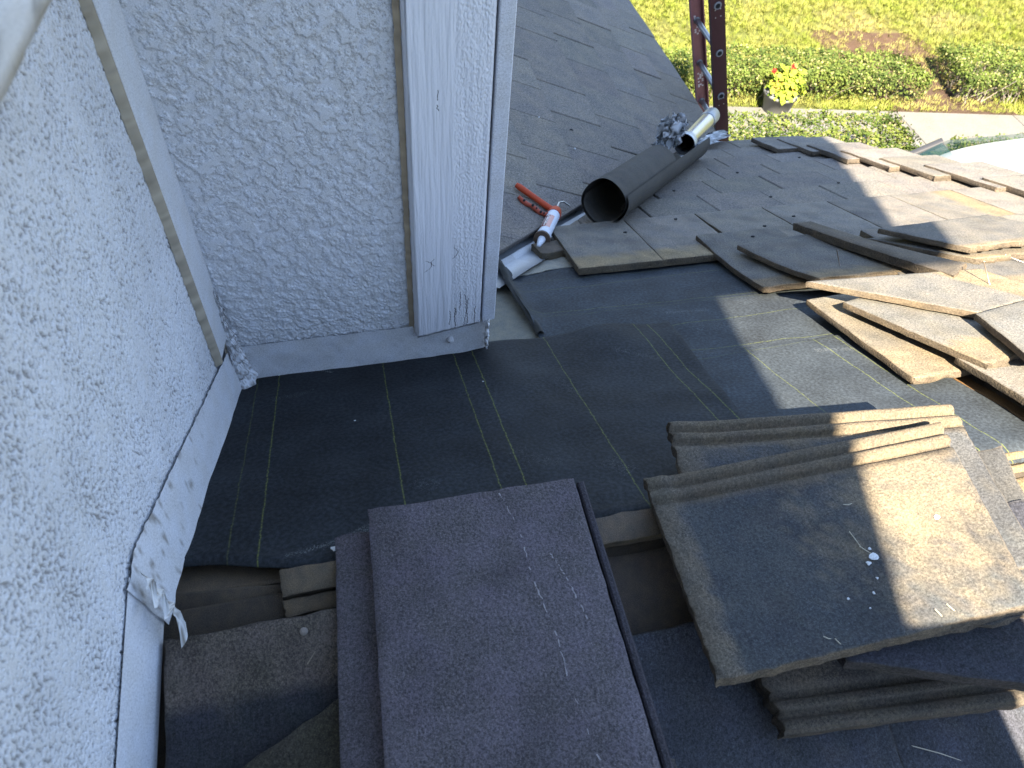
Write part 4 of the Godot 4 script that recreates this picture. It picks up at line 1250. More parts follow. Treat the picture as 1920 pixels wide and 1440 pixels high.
# ---------------------------------------------------------------- the valley and what lies in it
func valley() -> void:
	# galvanised valley flashing with a centre rib
	var e := Vector3(1, -S, -1).normalized()
	var rr := (Vector3(0, S, 1).normalized() + e * -0.5).normalized()       # up the main slope, square to the valley
	rr = (Vector3(1, 0, 0) - e * e.x).normalized()
	var ll := (Vector3(0, 0, -1) - e * e.dot(Vector3(0, 0, -1))).normalized()
	var prof := [[-0.115, 0.016], [-0.110, 0.010], [-0.016, 0.010], [0.0, 0.030], [0.016, 0.010], [0.105, 0.010], [0.112, 0.020]]
	var st := begin()
	var sa := V0 - e * 0.42
	var n := 30
	for i in n:
		for k in prof.size() - 1:
			var p: Array = []
			for c in [[i, k], [i + 1, k], [i + 1, k + 1], [i, k + 1]]:
				var along: Vector3 = sa + e * (2.62 * c[0] / n)
				var o: Array = prof[c[1]]
				var sidev: Vector3 = (rr if o[0] > 0.0 else ll) * absf(o[0])
				p.append(along + sidev + Vector3(0, o[1] + 0.004 * nz.get_noise_2d(c[0] * 0.6, c[1] * 3.0), 0))
			quad(st, p[3], p[2], p[1], p[0], Color(0.42, 0.44, 0.46) * (1.0 + 0.2 * nz.get_noise_2d(i * 0.9, k * 2.0)), 0)
	tag(put("valley_flashing", done(st), M.galv), "dull galvanised valley flashing running between the two tiled slopes", "flashing")
	# bent dark felt edge standing up by the corner board
	tag(put("felt_strip", sheet(24, 6, func(u: float, v: float):
		var p := rp(0.752, -0.64, 0.045).lerp(rp(0.752, -0.05, 0.010), u)
		return [p + Vector3(-0.012 + 0.020 * v + 0.003 * sin(u * 9.0), 0.008 * sin(v * PI) + 0.006 * nz.get_noise_2d(u * 5.0, v), 0.0), Vector2(u, v)], 0.003, Color(0.06, 0.065, 0.065)), M.felt_back),
		"narrow curled strip of dark felt between the pale membrane and the far sheet", "felt strip")
	tag(put("wood_block", slab([rp(0.905, -0.735, 0.036), rp(1.035, -0.760, 0.036), rp(1.05, -0.655, 0.030), rp(0.915, -0.635, 0.030)], 0.035, {"col": Color(0.17, 0.14, 0.11), "rough": [0.004, 0.003, 0.003, 0.004], "seed": 21.0}), M.wood),
		"short weathered wood block tucked under the left front tile", "wood block")

	# loose roll of underlayment: a spiral with its outer turn left long
	var a := Vector3(1.205, -0.250, -0.835)
	var b := Vector3(1.778, -0.540, -1.473)
	var ax := (b - a).normalized()
	var nrm := Vector3(0, 1, -S).normalized()
	var u0 := (nrm - ax * nrm.dot(ax)).normalized()
	var v0 := ax.cross(u0)
	var L := (b - a).length() * 0.74
	var th_n := 84
	var roll := put("underlayment_roll", grid(th_n, 30, func(u: float, v: float):
		var th: float = u * TAU * 1.62
		var r: float = 0.088 - 0.015 * u
		var lead: float = smoothstep(0.31, 0.27, u) * 0.56
		var s: float = (1.0 - v) * (L + lead)
		var ang: float = 0.35 - th
		var squash: float = 1.0 + 0.05 * cos(2.0 * ang)
		r *= 1.0 + 0.02 * nz.get_noise_2d(u * 4.0, v * 3.0)
		return a + ax * s + (v0 * cos(ang) * squash + u0 * sin(ang) / squash) * r,
		func(u: float, v: float): return Color(0.105, 0.100, 0.092) * (1.0 + 0.14 * nz.get_noise_2d(u * 3.0, v * 7.0))), M.felt_back)
	tag(roll, "loose roll of grey brown underlayment lying open-ended in the valley", "roll")

	# bright metal duct piece lying in the far end of the roll
	var pt := thing("metal_duct", "shiny metal duct piece with collar lying in the valley behind the roll", "duct")
	var p0 := Vector3(1.855, -0.535, -1.535)
	var p1 := Vector3(2.250, -0.690, -2.010)
	var d := (p1 - p0).normalized()
	var s1 := begin()
	add_tube(s1, [p0 + d * 0.03, p0 + d * 0.46], [0.036, 0.036], 28, Color(0.56, 0.56, 0.55), false)
	add_tube(s1, [p0 + d * 0.46, p0 + d * 0.03], [0.034, 0.034], 28, Color(0.30, 0.30, 0.30), false)
	put("pipe", done(s1), M.chrome, pt)
	var s2 := begin()
	add_tube(s2, [p0, p0 + d * 0.01, p0 + d * 0.06, p0 + d * 0.07], [0.049, 0.050, 0.046, 0.037], 28, Color(0.62, 0.67, 0.72), false)
	add_tube(s2, [p0 + d * 0.06, p0], [0.043, 0.047], 28, Color(0.2, 0.2, 0.2), false)
	put("collar", done(s2), M.galv, pt)
	var s3 := begin()
	add_tube(s3, [p0 + d * 0.45, p0 + d * 0.46, p0 + d * 0.56, p0 + d * 0.58], [0.038, 0.041, 0.041, 0.030], 28, Color(0.45, 0.46, 0.46))
	put("end_cap", done(s3), M.galv, pt)

	# torn wrapper
	var wr := thing("torn_wrapper", "crumpled silver and green plastic wrapper beside the shiny metal duct", "wrapper")
	var pal := [[Color(0.40, 0.41, 0.42), Color(0.16, 0.17, 0.18)], [Color(0.16, 0.34, 0.14), Color(0.55, 0.62, 0.50)], [Color(0.45, 0.46, 0.48), Color(0.20, 0.21, 0.22)], [Color(0.03, 0.035, 0.04), Color(0.35, 0.37, 0.38)]]
	var spots := [[Vector3(1.650, -0.470, -1.440), Vector3(0.05, 0.13, -0.03), Vector3(0.05, -0.02, 0.03)], [Vector3(1.640, -0.520, -1.400), Vector3(0.10, 0.02, -0.09), Vector3(0.03, -0.055, 0.03)], [Vector3(1.715, -0.475, -1.470), Vector3(0.03, 0.13, -0.03), Vector3(0.06, -0.02, 0.02)], [Vector3(1.600, -0.520, -1.375), Vector3(0.09, 0.0, -0.05), Vector3(0.02, -0.04, 0.06)]]
	for i in 4:
		var sp: Array = spots[i]
		put("wrapper_fold", grid(18, 18, func(u: float, v: float):
			var cr := Vector3(nz.get_noise_2d(u * 2.6 + i * 9.0, v * 2.6), nz.get_noise_2d(u * 2.6, v * 2.6 + 20.0 + i * 7.0), nz.get_noise_2d(u * 2.6 + 40.0, v * 2.6 + i * 3.0))
			cr += 0.35 * Vector3(nf.get_noise_2d(u * 6.0 + i * 9.0, v * 6.0), nf.get_noise_2d(u * 6.0, v * 6.0 + 20.0), 0.0)
			return sp[0] + sp[1] * u + sp[2] * v + cr * 0.024 + Vector3(0, 0.012 * sin(v * PI), 0),
			func(u: float, v: float): return (pal[i][0] as Color).lerp(pal[i][1], smoothstep(-0.05, 0.08, nf.get_noise_2d(u * 3.0 + i * 5.0, v * 3.0)))), M.gloss, wr)
	var bg := put("plastic_scrap", grid(14, 10, func(u: float, v: float):
		return Vector3(2.135, -0.785, -1.905) + Vector3(0.20, -0.06, -0.16) * u + Vector3(0.04, 0.0, 0.05) * v + Vector3(0, 0.04 * sin(u * PI) * sin(v * PI), 0) + Vector3(1, 1, 1) * 0.022 * nf.get_noise_2d(u * 5.0, v * 4.0),
		func(u: float, v: float): return Color(0.55, 0.57, 0.58).lerp(Color(0.75, 0.76, 0.76), smoothstep(0.0, 0.2, nf.get_noise_2d(u * 6.0, v * 6.0)))), M.gloss)
	tag(bg, "whitish crumpled plastic scrap lying at the eave by the ladder foot", "plastic scrap")

	# caulking gun
	var cg := thing("caulking_gun", "orange caulking gun with white cartridge lying across the valley flashing", "caulking gun")
	var np_ := Vector3(0.912, -0.258, -0.640)
	var rp_ := Vector3(1.036, -0.312, -0.868)
	var f := (np_ - rp_).normalized()
	var q := begin()
	add_tube(q, [rp_ + f * 0.004, rp_ + f * 0.010, rp_ + f * 0.160, rp_ + f * 0.166, rp_ + f * 0.170, rp_ + f * 0.186, rp_ + f * 0.188], [0.022, 0.0235, 0.0235, 0.0255, 0.0255, 0.0255, 0.021], 24, Color(0.80, 0.82, 0.86))
	put("cartridge", done(q), M.paint, cg)
	q = begin()
	add_tube(q, [rp_ + f * 0.187, rp_ + f * 0.195, rp_ + f * 0.215, rp_ + f * 0.252, rp_ + f * 0.253], [0.021, 0.014, 0.012, 0.006, 0.003], 16, Color(0.78, 0.80, 0.84))
	put("nozzle", done(q), M.paint, cg)
	# wrapped label: dark red panel with print
	q = begin()
	var lu := f.cross(Vector3.UP).normalized()
	var lv := lu.cross(f)
	for k in 14:
		var a0 := 0.25 + k * 0.13
		var a1 := a0 + 0.13
		var pp := func(ang: float, s: float) -> Vector3: return rp_ + f * s + (lu * cos(ang) + lv * sin(ang)) * 0.0240
		quad(q, pp.call(a1, 0.055), pp.call(a1, 0.145), pp.call(a0, 0.145), pp.call(a0, 0.055), Color(0.16, 0.035, 0.03) if k < 9 else Color(0.55, 0.30, 0.25), 1)
	put("label", done(q), M.gloss, cg)
	q = begin()
	for line in [[0.55, 0.004, 0.065, 0.135], [0.80, 0.0025, 0.068, 0.120], [1.02, 0.0055, 0.062, 0.138], [1.30, 0.0025, 0.066, 0.125]]:
		var x: float = line[2]
		while x < line[3]:
			var wl := 0.003 + 0.004 * absf(nf.get_noise_1d(x * 900.0 + line[0] * 50.0))
			var ang0: float = line[0]
			var ang1: float = ang0 + line[1] / 0.024
			var p2 := func(ang: float, s: float) -> Vector3: return rp_ + f * s + (lu * cos(ang) + lv * sin(ang)) * 0.0246
			quad(q, p2.call(ang1, x), p2.call(ang1, x + wl), p2.call(ang0, x + wl), p2.call(ang0, x), Color(0.78, 0.74, 0.70), 1)
			x += wl + 0.0025
	put("label_print", done(q), M.gloss, cg)
	var red := Color(0.42, 0.060, 0.022)
	q = begin()
	add_tube(q, [rp_ - f * 0.030, rp_ - f * 0.028, rp_ - f * 0.002, rp_ + f * 0.010], [0.012, 0.021, 0.026, 0.026], 18, red)
	put("frame_head", done(q), M.plain, cg)
	q = begin()
	var side := lu * 0.0265
	add_slab(q, [rp_ - lv * 0.022 - lu * 0.012, rp_ - lv * 0.022 + lu * 0.012, rp_ + f * 0.20 - lv * 0.026 + lu * 0.012, rp_ + f * 0.20 - lv * 0.026 - lu * 0.012], -lv * 0.003, Color(0.07, 0.05, 0.04), 0.0005)
	add_tube(q, [rp_ + f * 0.190, rp_ + f * 0.200], [0.029, 0.029], 18, Color(0.10, 0.07, 0.05))
	put("cradle", done(q), M.rough, cg)
	q = begin()
	var h0 := rp_ - f * 0.018
	var h1 := Vector3(0.918, -0.262, -0.990)
	var hd := (h1 - h0)
	add_tube(q, [h0, h0 + hd * 0.15, h0 + hd * 0.5, h0 + hd * 0.9, h1], [0.013, 0.012, 0.011, 0.012, 0.009], 12, red)
	put("handle_grip", done(q), M.plain, cg)
	q = begin()
	var g0 := rp_ + f * 0.012 + Vector3(-0.012, 0.0, 0.008)
	var g1 := Vector3(0.912, -0.268, -0.925)
	var gd := g1 - g0
	var gp: Array = []
	var gr: Array = []
	for k in 9:
		gp.append(g0 + gd * (k / 8.0) + Vector3(0.0, 0.004 * sin(k * 1.7), 0.010 * sin(k / 8.0 * PI)))
		gr.append(0.0085 + 0.0015 * sin(k * 2.2))
	add_tube(q, gp, gr, 10, Color(0.30, 0.055, 0.03))
	put("trigger", done(q), M.plain, cg)
	q = begin()
	for k in 7:
		var c: Vector3 = gp[k + 1] + Vector3(0.004, 0.006, 0.005) * (1.0 if k % 2 == 0 else 0.6)
		add_tube(q, [c - gd * 0.035, c, c + gd * 0.03], [0.003, 0.006, 0.003], 7, Color(0.025, 0.02, 0.02))
	put("dried_sealant", done(q), M.rough, cg)
	q = begin()
	var k0 := rp_ - f * 0.028
	add_tube(q, [k0, k0 + Vector3(0.030, -0.012, -0.060), k0 + Vector3(0.055, -0.028, -0.082), k0 + Vector3(0.080, -0.046, -0.078)], [0.0035, 0.0035, 0.0035, 0.0035], 8, Color(0.5, 0.5, 0.48))
	put("push_rod", done(q), M.metal, cg)

# ---------------------------------------------------------------- ladder
func ladder() -> void:
	var t := thing("extension_ladder", "dark red ladder with grey rungs leaning on the eave beside the metal duct", "ladder")
	var up := Vector3(-0.299, 0.868, 0.0).normalized()
	var fwd := Vector3(up.y, -up.x, 0.0)     # square to the ladder, away from the house
	var c := [Vector3(2.546, -1.119, -2.300), Vector3(2.556, -1.119, -2.655)]
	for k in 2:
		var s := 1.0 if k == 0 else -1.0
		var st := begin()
		var col := Color(0.062, 0.016, 0.020) if k == 0 else Color(0.30, 0.12, 0.12)  # near rail coloured dark as if shaded, far rail lighter as if sunlit
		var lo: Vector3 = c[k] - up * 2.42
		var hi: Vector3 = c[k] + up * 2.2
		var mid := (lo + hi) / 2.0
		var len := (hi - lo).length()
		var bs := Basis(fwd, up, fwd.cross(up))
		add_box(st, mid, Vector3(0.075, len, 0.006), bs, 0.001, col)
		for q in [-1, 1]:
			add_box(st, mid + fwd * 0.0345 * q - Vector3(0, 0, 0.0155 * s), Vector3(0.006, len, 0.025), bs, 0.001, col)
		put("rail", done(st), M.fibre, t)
		var ft := begin()
		add_box(ft, lo + up * -0.01, Vector3(0.10, 0.06, 0.05), bs, 0.004, Color(0.03, 0.03, 0.03))
		put("foot", done(ft), M.rough, t)
	for i in range(-9, 9):
		var p: Vector3 = c[0] + up * (0.092 + i * 0.266)
		var q2: Vector3 = c[1] + up * (0.092 + i * 0.266)
		var st2 := begin()
		add_tube(st2, [p + Vector3(0, 0, 0.004), q2 - Vector3(0, 0, 0.004)], [0.015, 0.015], 8, Color(0.36, 0.37, 0.37))
		put("rung", done(st2), M.metal, t)
		# crimped ring and dark hollow of the rung on the outer face
		var st3 := begin()
		add_tube(st3, [p + Vector3(0, 0, 0.003), p + Vector3(0, 0, 0.007)], [0.021, 0.019], 12, Color(0.20, 0.20, 0.20))
		add_tube(st3, [p + Vector3(0, 0, 0.0071), p + Vector3(0, 0, 0.0076)], [0.013, 0.012], 12, Color(0.01, 0.01, 0.01))
		put("rung_plug", done(st3), M.rough, t)
		var st4 := begin()
		add_tube(st4, [q2 + Vector3(0, 0, 0.003), q2 + Vector3(0, 0, 0.010)], [0.021, 0.017], 12, Color(0.25, 0.25, 0.25))
		put("rung_plug", done(st4), M.rough, t)
	# worn pale stickers on the inner face of the far rail, rivets on the near one
	for s in [[0.245, 0.10], [0.60, 0.12], [0.90, 0.10], [-0.06, 0.14]]:
		var st5 := begin()
		var o: Vector3 = c[1] + up * s[0] + Vector3(0, 0, 0.0036)
		for k in 9:
			for m in 3:
				if nf.get_noise_2d(k * 3.7 + s[0] * 40.0, m * 5.1) < 0.05: continue
				var b2: Vector3 = o + up * (s[1] * (k / 9.0 - 0.5)) + fwd * (m - 1) * 0.012
				quad(st5, b2 + up * 0.009 - fwd * 0.005, b2 + up * 0.010 + fwd * 0.005, b2 + fwd * 0.006, b2 - fwd * 0.004, Color(0.62, 0.58, 0.57))
		put("worn_sticker", done(st5), M.rough, t)
	for y in [0.30, 0.34, 0.83, 0.87]:
		for x in [-0.014, 0.014]:
			var st6 := begin()
			var o2: Vector3 = c[0] + up * y + fwd * x
			add_tube(st6, [o2 + Vector3(0, 0, 0.003), o2 + Vector3(0, 0, 0.0045)], [0.003, 0.0025], 8, Color(0.6, 0.6, 0.6))
			put("rivet", done(st6), M.metal, t)

# ---------------------------------------------------------------- hedges, pot
func leaf_mesh(len: float, wid: float) -> ArrayMesh:
	var st := begin()
	var f := [Vector3(0, 0, 0), Vector3(wid, 0.12 * len, 0.45 * len), Vector3(0, 0.05 * len, len), Vector3(-wid, 0.12 * len, 0.45 * len)]
	for t in [[0, 1, 2], [0, 2, 3]]:
		for i in t:
			st.set_color(Color.WHITE); st.add_vertex(f[i])
	return done(st)

# foliage filling a rounded box; quadrilateral footprint given by four ground corners (back left, back right, front right, front left)
func hedge(called: String, label: String, foot: Array, h: float, count: int, leaf: float, cols: Array, sd: int, bare := 0.0) -> void:
	rng.seed = sd
	var c: Vector3 = (foot[0] + foot[1] + foot[2] + foot[3]) / 4.0
	var t := thing(called, label, "hedge" if called == "hedge" else "shrub", Vector3(c.x, gh(c.x, c.z), c.z))
	var place := func(u: float, v: float, y: float) -> Vector3:
		var p: Vector3 = (foot[0] as Vector3).lerp(foot[1], u).lerp((foot[3] as Vector3).lerp(foot[2], u), v)
		return Vector3(p.x - c.x, y, p.z - c.z)
	# woody core of many bent stems
	var st := begin()
	for i in 90:
		var u := rng.randf_range(0.06, 0.94)
		var v := rng.randf_range(0.12, 0.88)
		var p: Vector3 = place.call(u, v, -0.05)
		var q: Vector3 = place.call(clampf(u + rng.randf_range(-0.07, 0.07), 0.02, 0.98), clampf(v + rng.randf_range(-0.35, 0.35), 0.0, 1.0), h * rng.randf_range(0.55, 0.97))
		add_tube(st, [p, p.lerp(q, 0.5) + Vector3(rng.randf_range(-0.05, 0.05), 0.02, rng.randf_range(-0.05, 0.05)), q], [0.008, 0.006, 0.003], 5, Color(0.14, 0.115, 0.09), false)
	var stems := put("stems", done(st), M.rough, t)
	stems.set_meta("kind", "stuff")
	var mm := MultiMesh.new()
	mm.transform_format = MultiMesh.TRANSFORM_3D
	mm.use_colors = true
	mm.mesh = leaf_mesh(leaf, leaf * 0.30)
	mm.instance_count = count
	for i in count:
		var u := rng.randf()
		var v := rng.randf()
		var k := rng.randf()
		var y: float
		var out := Vector3.UP
		# bumpy top and sides
		var top := h * (1.0 - 0.10 * pow(absf(2.0 * u - 1.0), 5.0) - 0.14 * pow(absf(2.0 * v - 1.0), 4.0))
		var gp: Vector3 = place.call(u, v, 0.0)
		top += 0.075 * nz.get_noise_2d((gp.x + c.x) * 3.2, (gp.z + c.z) * 3.2) + 0.03 * nf.get_noise_2d((gp.x + c.x) * 9.0, (gp.z + c.z) * 9.0)
		if k < 0.48:
			y = top - absf(rng.randfn(0.0, 0.035))
		elif k < 0.80:
			# sides
			var sidek := rng.randi() % 4
			var d := absf(rng.randfn(0.0, 0.05))
			if sidek < 2: v = 1.0 - d
			elif sidek == 2: u = 1.0 - d * 0.4
			else: u = d * 0.4
			out = [Vector3(0, 0.4, 1), Vector3(0, 0.4, 1), Vector3(1, 0.4, 0), Vector3(-1, 0.4, 0)][sidek]
			y = top * lerpf(0.12, 1.0, sqrt(rng.randf()))
			if bare > 0.0 and rng.randf() < bare and y < top * 0.7: y = top * rng.randf_range(0.8, 1.0)
			var bulge := 0.03 * nz.get_noise_3d((gp.x + c.x) * 4.0, y * 5.0, (gp.z + c.z) * 4.0)
			v += bulge
		else:
			y = top * rng.randf_range(0.35, 1.0)
		var p: Vector3 = place.call(u, v, y)
		var dir := (out + Vector3(rng.randfn(0, 0.6), rng.randfn(0.1, 0.6), rng.randfn(0, 0.6))).normalized()
		var bz := dir.cross(Vector3(rng.randfn(), rng.randfn(), rng.randfn())).normalized()
		var bs := Basis(dir.cross(bz), dir, bz).scaled(Vector3.ONE * rng.randf_range(0.65, 1.25))
		mm.set_instance_transform(i, Transform3D(bs, p))
		var clump := nz.get_noise_3d((p.x + c.x) * 3.5, y * 4.0 + sd, (p.z + c.z) * 3.5)
		var cc: Color = 0.80 * (cols[0] as Color).lerp(cols[1], clampf(0.45 + clump * 1.5 + rng.randf_range(-0.35, 0.35), 0.0, 1.0))
		if rng.randf() < 0.10: cc = cols[2]
		mm.set_instance_color(i, cc * rng.randf_range(0.8, 1.15))
	var f := MultiMeshInstance3D.new()
	f.name = "foliage"
	f.multimesh = mm
	f.material_override = M.leaf
	t.add_child(f)
	f.set_meta("kind", "stuff")

func garden() -> void:
	var g := [Color(0.050, 0.080, 0.016), Color(0.135, 0.165, 0.034), Color(0.19, 0.16, 0.09)]
	var g2 := [Color(0.060, 0.090, 0.022), Color(0.13, 0.17, 0.035), Color(0.26, 0.25, 0.10)]
	hedge("hedge", "clipped low hedge in front of the concrete path, nearest the roof edge", [Vector3(3.9, 0, -5.32), Vector3(6.25, 0, -5.10), Vector3(6.15, 0, -4.22), Vector3(3.7, 0, -4.35)], 0.60, 17000, 0.036, g, 71)
	hedge("hedge", "long clipped hedge at the foot of the grass bank behind the flower pot", [Vector3(4.0, 0, -7.0), Vector3(7.15, 0, -6.55), Vector3(7.42, 0, -5.93), Vector3(4.0, 0, -6.38)], 0.44, 16000, 0.036, g2, 72, 0.3)
	hedge("shrub", "low shrub with bare grey twigs right of the bare soil patch", [Vector3(8.0, 0, -6.75), Vector3(10.2, 0, -6.35), Vector3(10.1, 0, -5.50), Vector3(7.88, 0, -5.88)], 0.42, 12000, 0.034, g2, 73, 0.75)
	hedge("hedge", "small strip of bright hedge just behind the white car roof", [Vector3(6.85, 0, -4.75), Vector3(9.4, 0, -4.45), Vector3(9.4, 0, -4.05), Vector3(6.85, 0, -4.3)], 0.46, 7000, 0.036, g, 74)
	# bare twigs at the shrub's left end
	rng.seed = 9
	var st := begin()
	for i in 60:
		var p := Vector3(7.98 + rng.randf() * 0.75, gh(8.2, -6.0), -5.86 - rng.randf() * 0.5 + 0.0)
		var q := p + Vector3(rng.randfn(-0.03, 0.10), rng.randf_range(0.2, 0.42), rng.randfn(0.08, 0.08))
		add_tube(st, [p, p.lerp(q, 0.5) + Vector3(rng.randfn(0, 0.02), 0, rng.randfn(0, 0.02)), q], [0.006, 0.005, 0.003], 5, Color(0.33, 0.29, 0.24), false)
	var tw := put("bare_twigs", done(st), M.rough, get_node("shrub"))
	tw.position = -(get_node("shrub") as Node3D).position
	tw.set_meta("kind", "stuff")
	# potted geranium on the path
	var at := Vector3(5.47, G + 0.036, -6.02)
	var t := thing("potted_plant", "grey tapered pot with yellow green leaves and red flowers on the path", "potted plant", at)
	var s1 := begin()
	add_tube(s1, [Vector3(0, 0, 0), Vector3(0, 0.01, 0), Vector3(0, 0.20, 0), Vector3(0, 0.205, 0), Vector3(0, 0.235, 0), Vector3(0, 0.236, 0), Vector3(0, 0.20, 0)], [0.145, 0.150, 0.190, 0.205, 0.207, 0.188, 0.182], 30, Color(0.12, 0.12, 0.115))
	put("pot", done(s1), M.plain, t)
	var s2 := begin()
	add_tube(s2, [Vector3(0, 0.19, 0), Vector3(0, 0.205, 0)], [0.184, 0.17], 20, Color(0.07, 0.05, 0.035))
	put("soil", done(s2), M.rough, t)
	rng.seed = 15
	var s3 := begin()
	for i in 22:
		var a := rng.randf() * TAU
		add_tube(s3, [Vector3(cos(a) * 0.05, 0.2, sin(a) * 0.05), Vector3(cos(a) * 0.16, 0.30 + rng.randf() * 0.1, sin(a) * 0.16)], [0.005, 0.003], 5, Color(0.2, 0.24, 0.07), false)
	put("stems", done(s3), M.rough, t).set_meta("kind", "stuff")
	var mm := MultiMesh.new()
	mm.transform_format = MultiMesh.TRANSFORM_3D
	mm.use_colors = true
	mm.mesh = leaf_mesh(0.075, 0.036)
	mm.instance_count = 420
	for i in 420:
		var dv := Vector3(rng.randfn(), absf(rng.randfn()) * 0.9, rng.randfn()).normalized()
		var p := Vector3(0.02, 0.26, 0.0) + Vector3(dv.x * 0.22, dv.y * 0.26, dv.z * 0.22) * rng.randf_range(0.55, 1.05)
		var dir := (dv + Vector3(rng.randfn(0, 0.5), 0.4, rng.randfn(0, 0.5))).normalized()
		var bz := dir.cross(Vector3(rng.randfn(), rng.randfn(), rng.randfn())).normalized()
		mm.set_instance_transform(i, Transform3D(Basis(dir.cross(bz), dir, bz).scaled(Vector3.ONE * rng.randf_range(0.6, 1.1)), p))
		var cc := Color(0.13, 0.20, 0.022).lerp(Color(0.27, 0.29, 0.035), rng.randf())
		if rng.randf() < 0.06: cc = Color(0.42, 0.22, 0.05)
		mm.set_instance_color(i, cc)
	var f := MultiMeshInstance3D.new()
	f.name = "foliage"
	f.multimesh = mm
	f.material_override = M.leaf
	t.add_child(f)
	f.set_meta("kind", "stuff")
	for fl in [Vector3(0.02, 0.54, 0.0), Vector3(-0.18, 0.48, -0.02)]:
		var s4 := begin()
		add_tube(s4, [Vector3(fl.x * 0.6, 0.35, fl.z), fl], [0.003, 0.003], 5, Color(0.2, 0.26, 0.06), false)
		for k in 12:
			var o: Vector3 = fl + Vector3(rng.randfn(0, 0.016), rng.randfn(0, 0.012), rng.randfn(0, 0.016))
			add_tube(s4, [o, o + Vector3(rng.randfn(0, 0.006), 0.012, rng.randfn(0, 0.006))], [0.006, 0.012], 6, Color(0.55, 0.02, 0.015))
		put("flower", done(s4), M.rough, t)

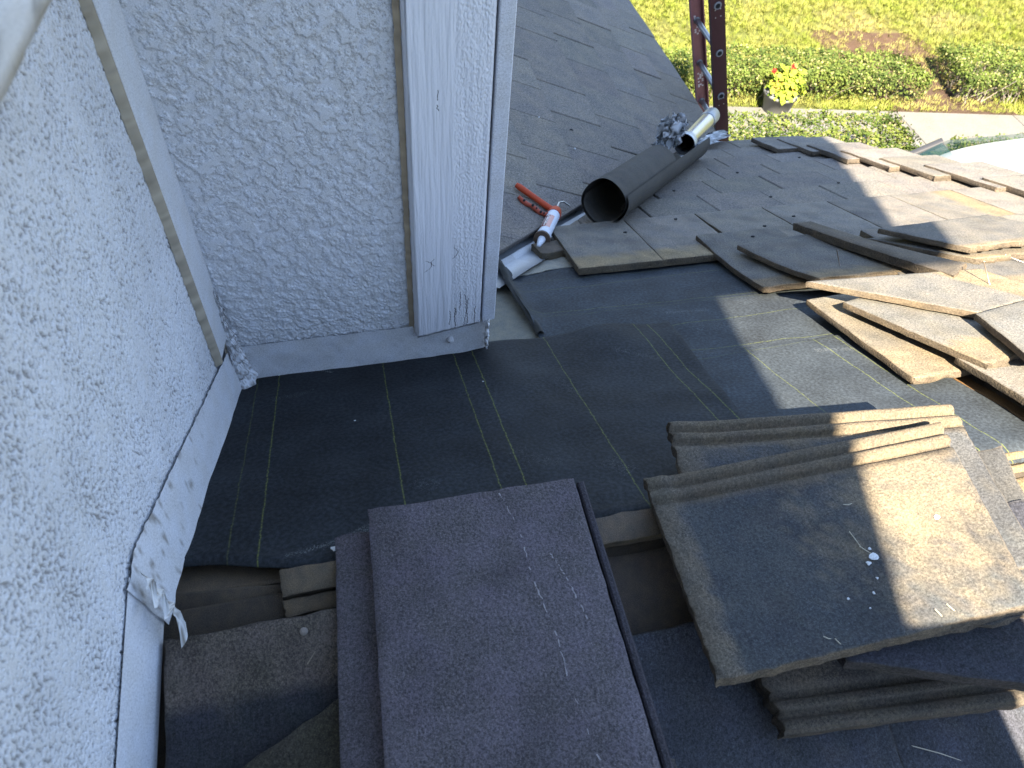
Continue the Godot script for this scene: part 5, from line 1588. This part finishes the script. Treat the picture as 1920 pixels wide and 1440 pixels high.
# ---------------------------------------------------------------- the white car below the eave
func car() -> void:
	var t := thing("parked_car", "white car parked below the roof edge, only its roof and window showing", "car", Vector3(6.46, G + 0.04, -2.14))
	t.scale = Vector3.ONE * 1.08
	# side outline from the front (x = 0) to the back, and half widths at the height of each station
	var body := [[0.0, 0.42, 0.62], [0.05, 0.36, 0.78], [0.30, 0.30, 0.92], [0.9, 0.28, 1.0], [1.35, 0.28, 1.06], [2.2, 0.28, 1.08], [3.3, 0.28, 1.08], [4.2, 0.30, 1.06], [4.5, 0.36, 1.0], [4.58, 0.45, 0.9]]
	var o := Vector3(-2.75, 0, 0)
	var st := begin()
	var ring := func(s: Array) -> Array:
		var w: float = 0.82 if s[0] > 0.2 and s[0] < 4.4 else 0.70
		var r: Array = []
		for q in [[-0.92, 0.0], [-1.0, 0.25], [-1.0, 0.62], [-0.95, 0.88], [-0.84, 1.0], [0.84, 1.0], [0.95, 0.88], [1.0, 0.62], [1.0, 0.25], [0.92, 0.0]]:
			r.append(o + Vector3(s[0], lerpf(s[1], s[2], q[1]), q[0] * w))
		return r
	for i in body.size() - 1:
		var a: Array = ring.call(body[i])
		var b: Array = ring.call(body[i + 1])
		for k in 10:
			var j := (k + 1) % 10
			quad(st, a[k], a[j], b[j], b[k], Color.WHITE, 1)
	for e in [[0, 1], [body.size() - 1, -1]]:
		var a: Array = ring.call(body[e[0]])
		for k in range(1, 9):
			var pts := [a[0], a[k + 1], a[k]] if e[1] > 0 else [a[0], a[k], a[k + 1]]
			for p in pts:
				st.set_smooth_group(-1); st.set_color(Color.WHITE); st.add_vertex(p)
	put("body", done(st), M.carpaint, t)
	# cabin: roof shell on pillars
	put("roof_panel", grid(40, 24, func(u: float, v: float):
		var x := lerpf(1.06, 4.25, u)
		var w := 0.66 - 0.05 * pow(absf(2.0 * u - 1.0), 4.0)
		var s := 2.0 * v - 1.0
		var y := 1.70 - 0.055 * s * s - 0.05 * pow(absf(s), 8.0) - 0.05 * pow(absf(2.0 * u - 1.0), 3.0) - 0.05 * pow(absf(2.0 * u - 1.0), 14.0)
		if u > 0.28 and u < 0.93:
			for rr in [-0.45, -0.15, 0.15, 0.45]:
				y -= 0.006 * exp(-pow((s - rr) / 0.035, 2.0))
		return o + Vector3(x, y, s * w),
		func(u: float, v: float): return Color.WHITE), M.carpaint, t)
	for s in [-1.0, 1.0]:
		for p in [[0.42, 1.06, 1.12, 1.62], [1.95, 1.06, 2.0, 1.65], [3.05, 1.06, 3.0, 1.65], [4.42, 1.04, 4.22, 1.60]]:
			var st2 := begin()
			add_tube(st2, [o + Vector3(p[0], p[1], s * 0.76), o + Vector3(lerpf(p[0], p[2], 0.5), lerpf(p[1], p[3], 0.52), s * 0.735), o + Vector3(p[2], p[3], s * 0.645)], [0.035, 0.03, 0.028], 8, Color(0.04, 0.04, 0.045))
			put("pillar", done(st2), M.gloss, t)
	var gl := func(pts: Array, called: String) -> void:
		var s3 := begin()
		quad(s3, pts[0], pts[1], pts[2], pts[3])
		put(called, done(s3), M.glass, t)
	gl.call([o + Vector3(1.09, 1.63, -0.62), o + Vector3(1.09, 1.63, 0.62), o + Vector3(0.40, 1.07, 0.74), o + Vector3(0.40, 1.07, -0.74)], "windscreen")
	gl.call([o + Vector3(4.24, 1.60, 0.60), o + Vector3(4.24, 1.60, -0.60), o + Vector3(4.45, 1.05, -0.70), o + Vector3(4.45, 1.05, 0.70)], "rear_window")
	for s in [-1.0, 1.0]:
		for w in [[0.50, 1.15, 1.95, 2.0], [2.0, 2.02, 3.03, 2.98], [3.08, 3.03, 4.38, 4.18]]:
			gl.call([o + Vector3(w[1], 1.63, s * 0.645), o + Vector3(w[3], 1.64, s * 0.645), o + Vector3(w[2], 1.07, s * 0.765), o + Vector3(w[0], 1.07, s * 0.765)], "side_window")
	var st4 := begin()
	add_box(st4, o + Vector3(2.5, 0.85, 0), Vector3(3.4, 0.12, 1.4), Basis(), 0.02, Color(0.03, 0.03, 0.03))
	for x in [1.75, 2.85]:
		for z in [-0.36, 0.36]:
			add_box(st4, o + Vector3(x, 1.15, z), Vector3(0.14, 0.60, 0.46), Basis(Vector3(0, 0, 1), -0.2), 0.05, Color(0.05, 0.05, 0.05))
	put("seats", done(st4), M.rough, t)
	for s in [-1.0, 1.0]:
		var st5 := begin()
		add_tube(st5, [o + Vector3(0.74, 1.12, s * 0.80), o + Vector3(0.73, 1.16, s * 0.90), o + Vector3(0.72, 1.18, s * 0.99)], [0.03, 0.085, 0.05], 12, Color(0.05, 0.05, 0.055))
		put("mirror", done(st5), M.gloss, t)
		var st6 := begin()
		add_tube(st6, [o + Vector3(0.10, 0.66, s * 0.52), o + Vector3(0.02, 0.66, s * 0.52)], [0.10, 0.085], 14, Color(0.7, 0.7, 0.7))
		put("headlight", done(st6), M.gloss, t)
		for x in [0.85, 3.65]:
			var w2 := Node3D.new()
			w2.name = "wheel"
			t.add_child(w2, true)
			var c: Vector3 = o + Vector3(x, 0.33, s * 0.73)
			var a1 := begin()
			add_tube(a1, [c - Vector3(0, 0, 0.11), c - Vector3(0, 0, 0.10), c + Vector3(0, 0, 0.10), c + Vector3(0, 0, 0.11)], [0.28, 0.33, 0.33, 0.28], 28, Color.WHITE)
			put("tyre", done(a1), M.rubber, w2)
			var a2 := begin()
			add_tube(a2, [c + Vector3(0, 0, 0.112 * s), c + Vector3(0, 0, 0.10 * s), c + Vector3(0, 0, 0.118 * s)], [0.22, 0.20, 0.05], 20, Color(0.5, 0.5, 0.5))
			put("rim", done(a2), M.metal, w2)
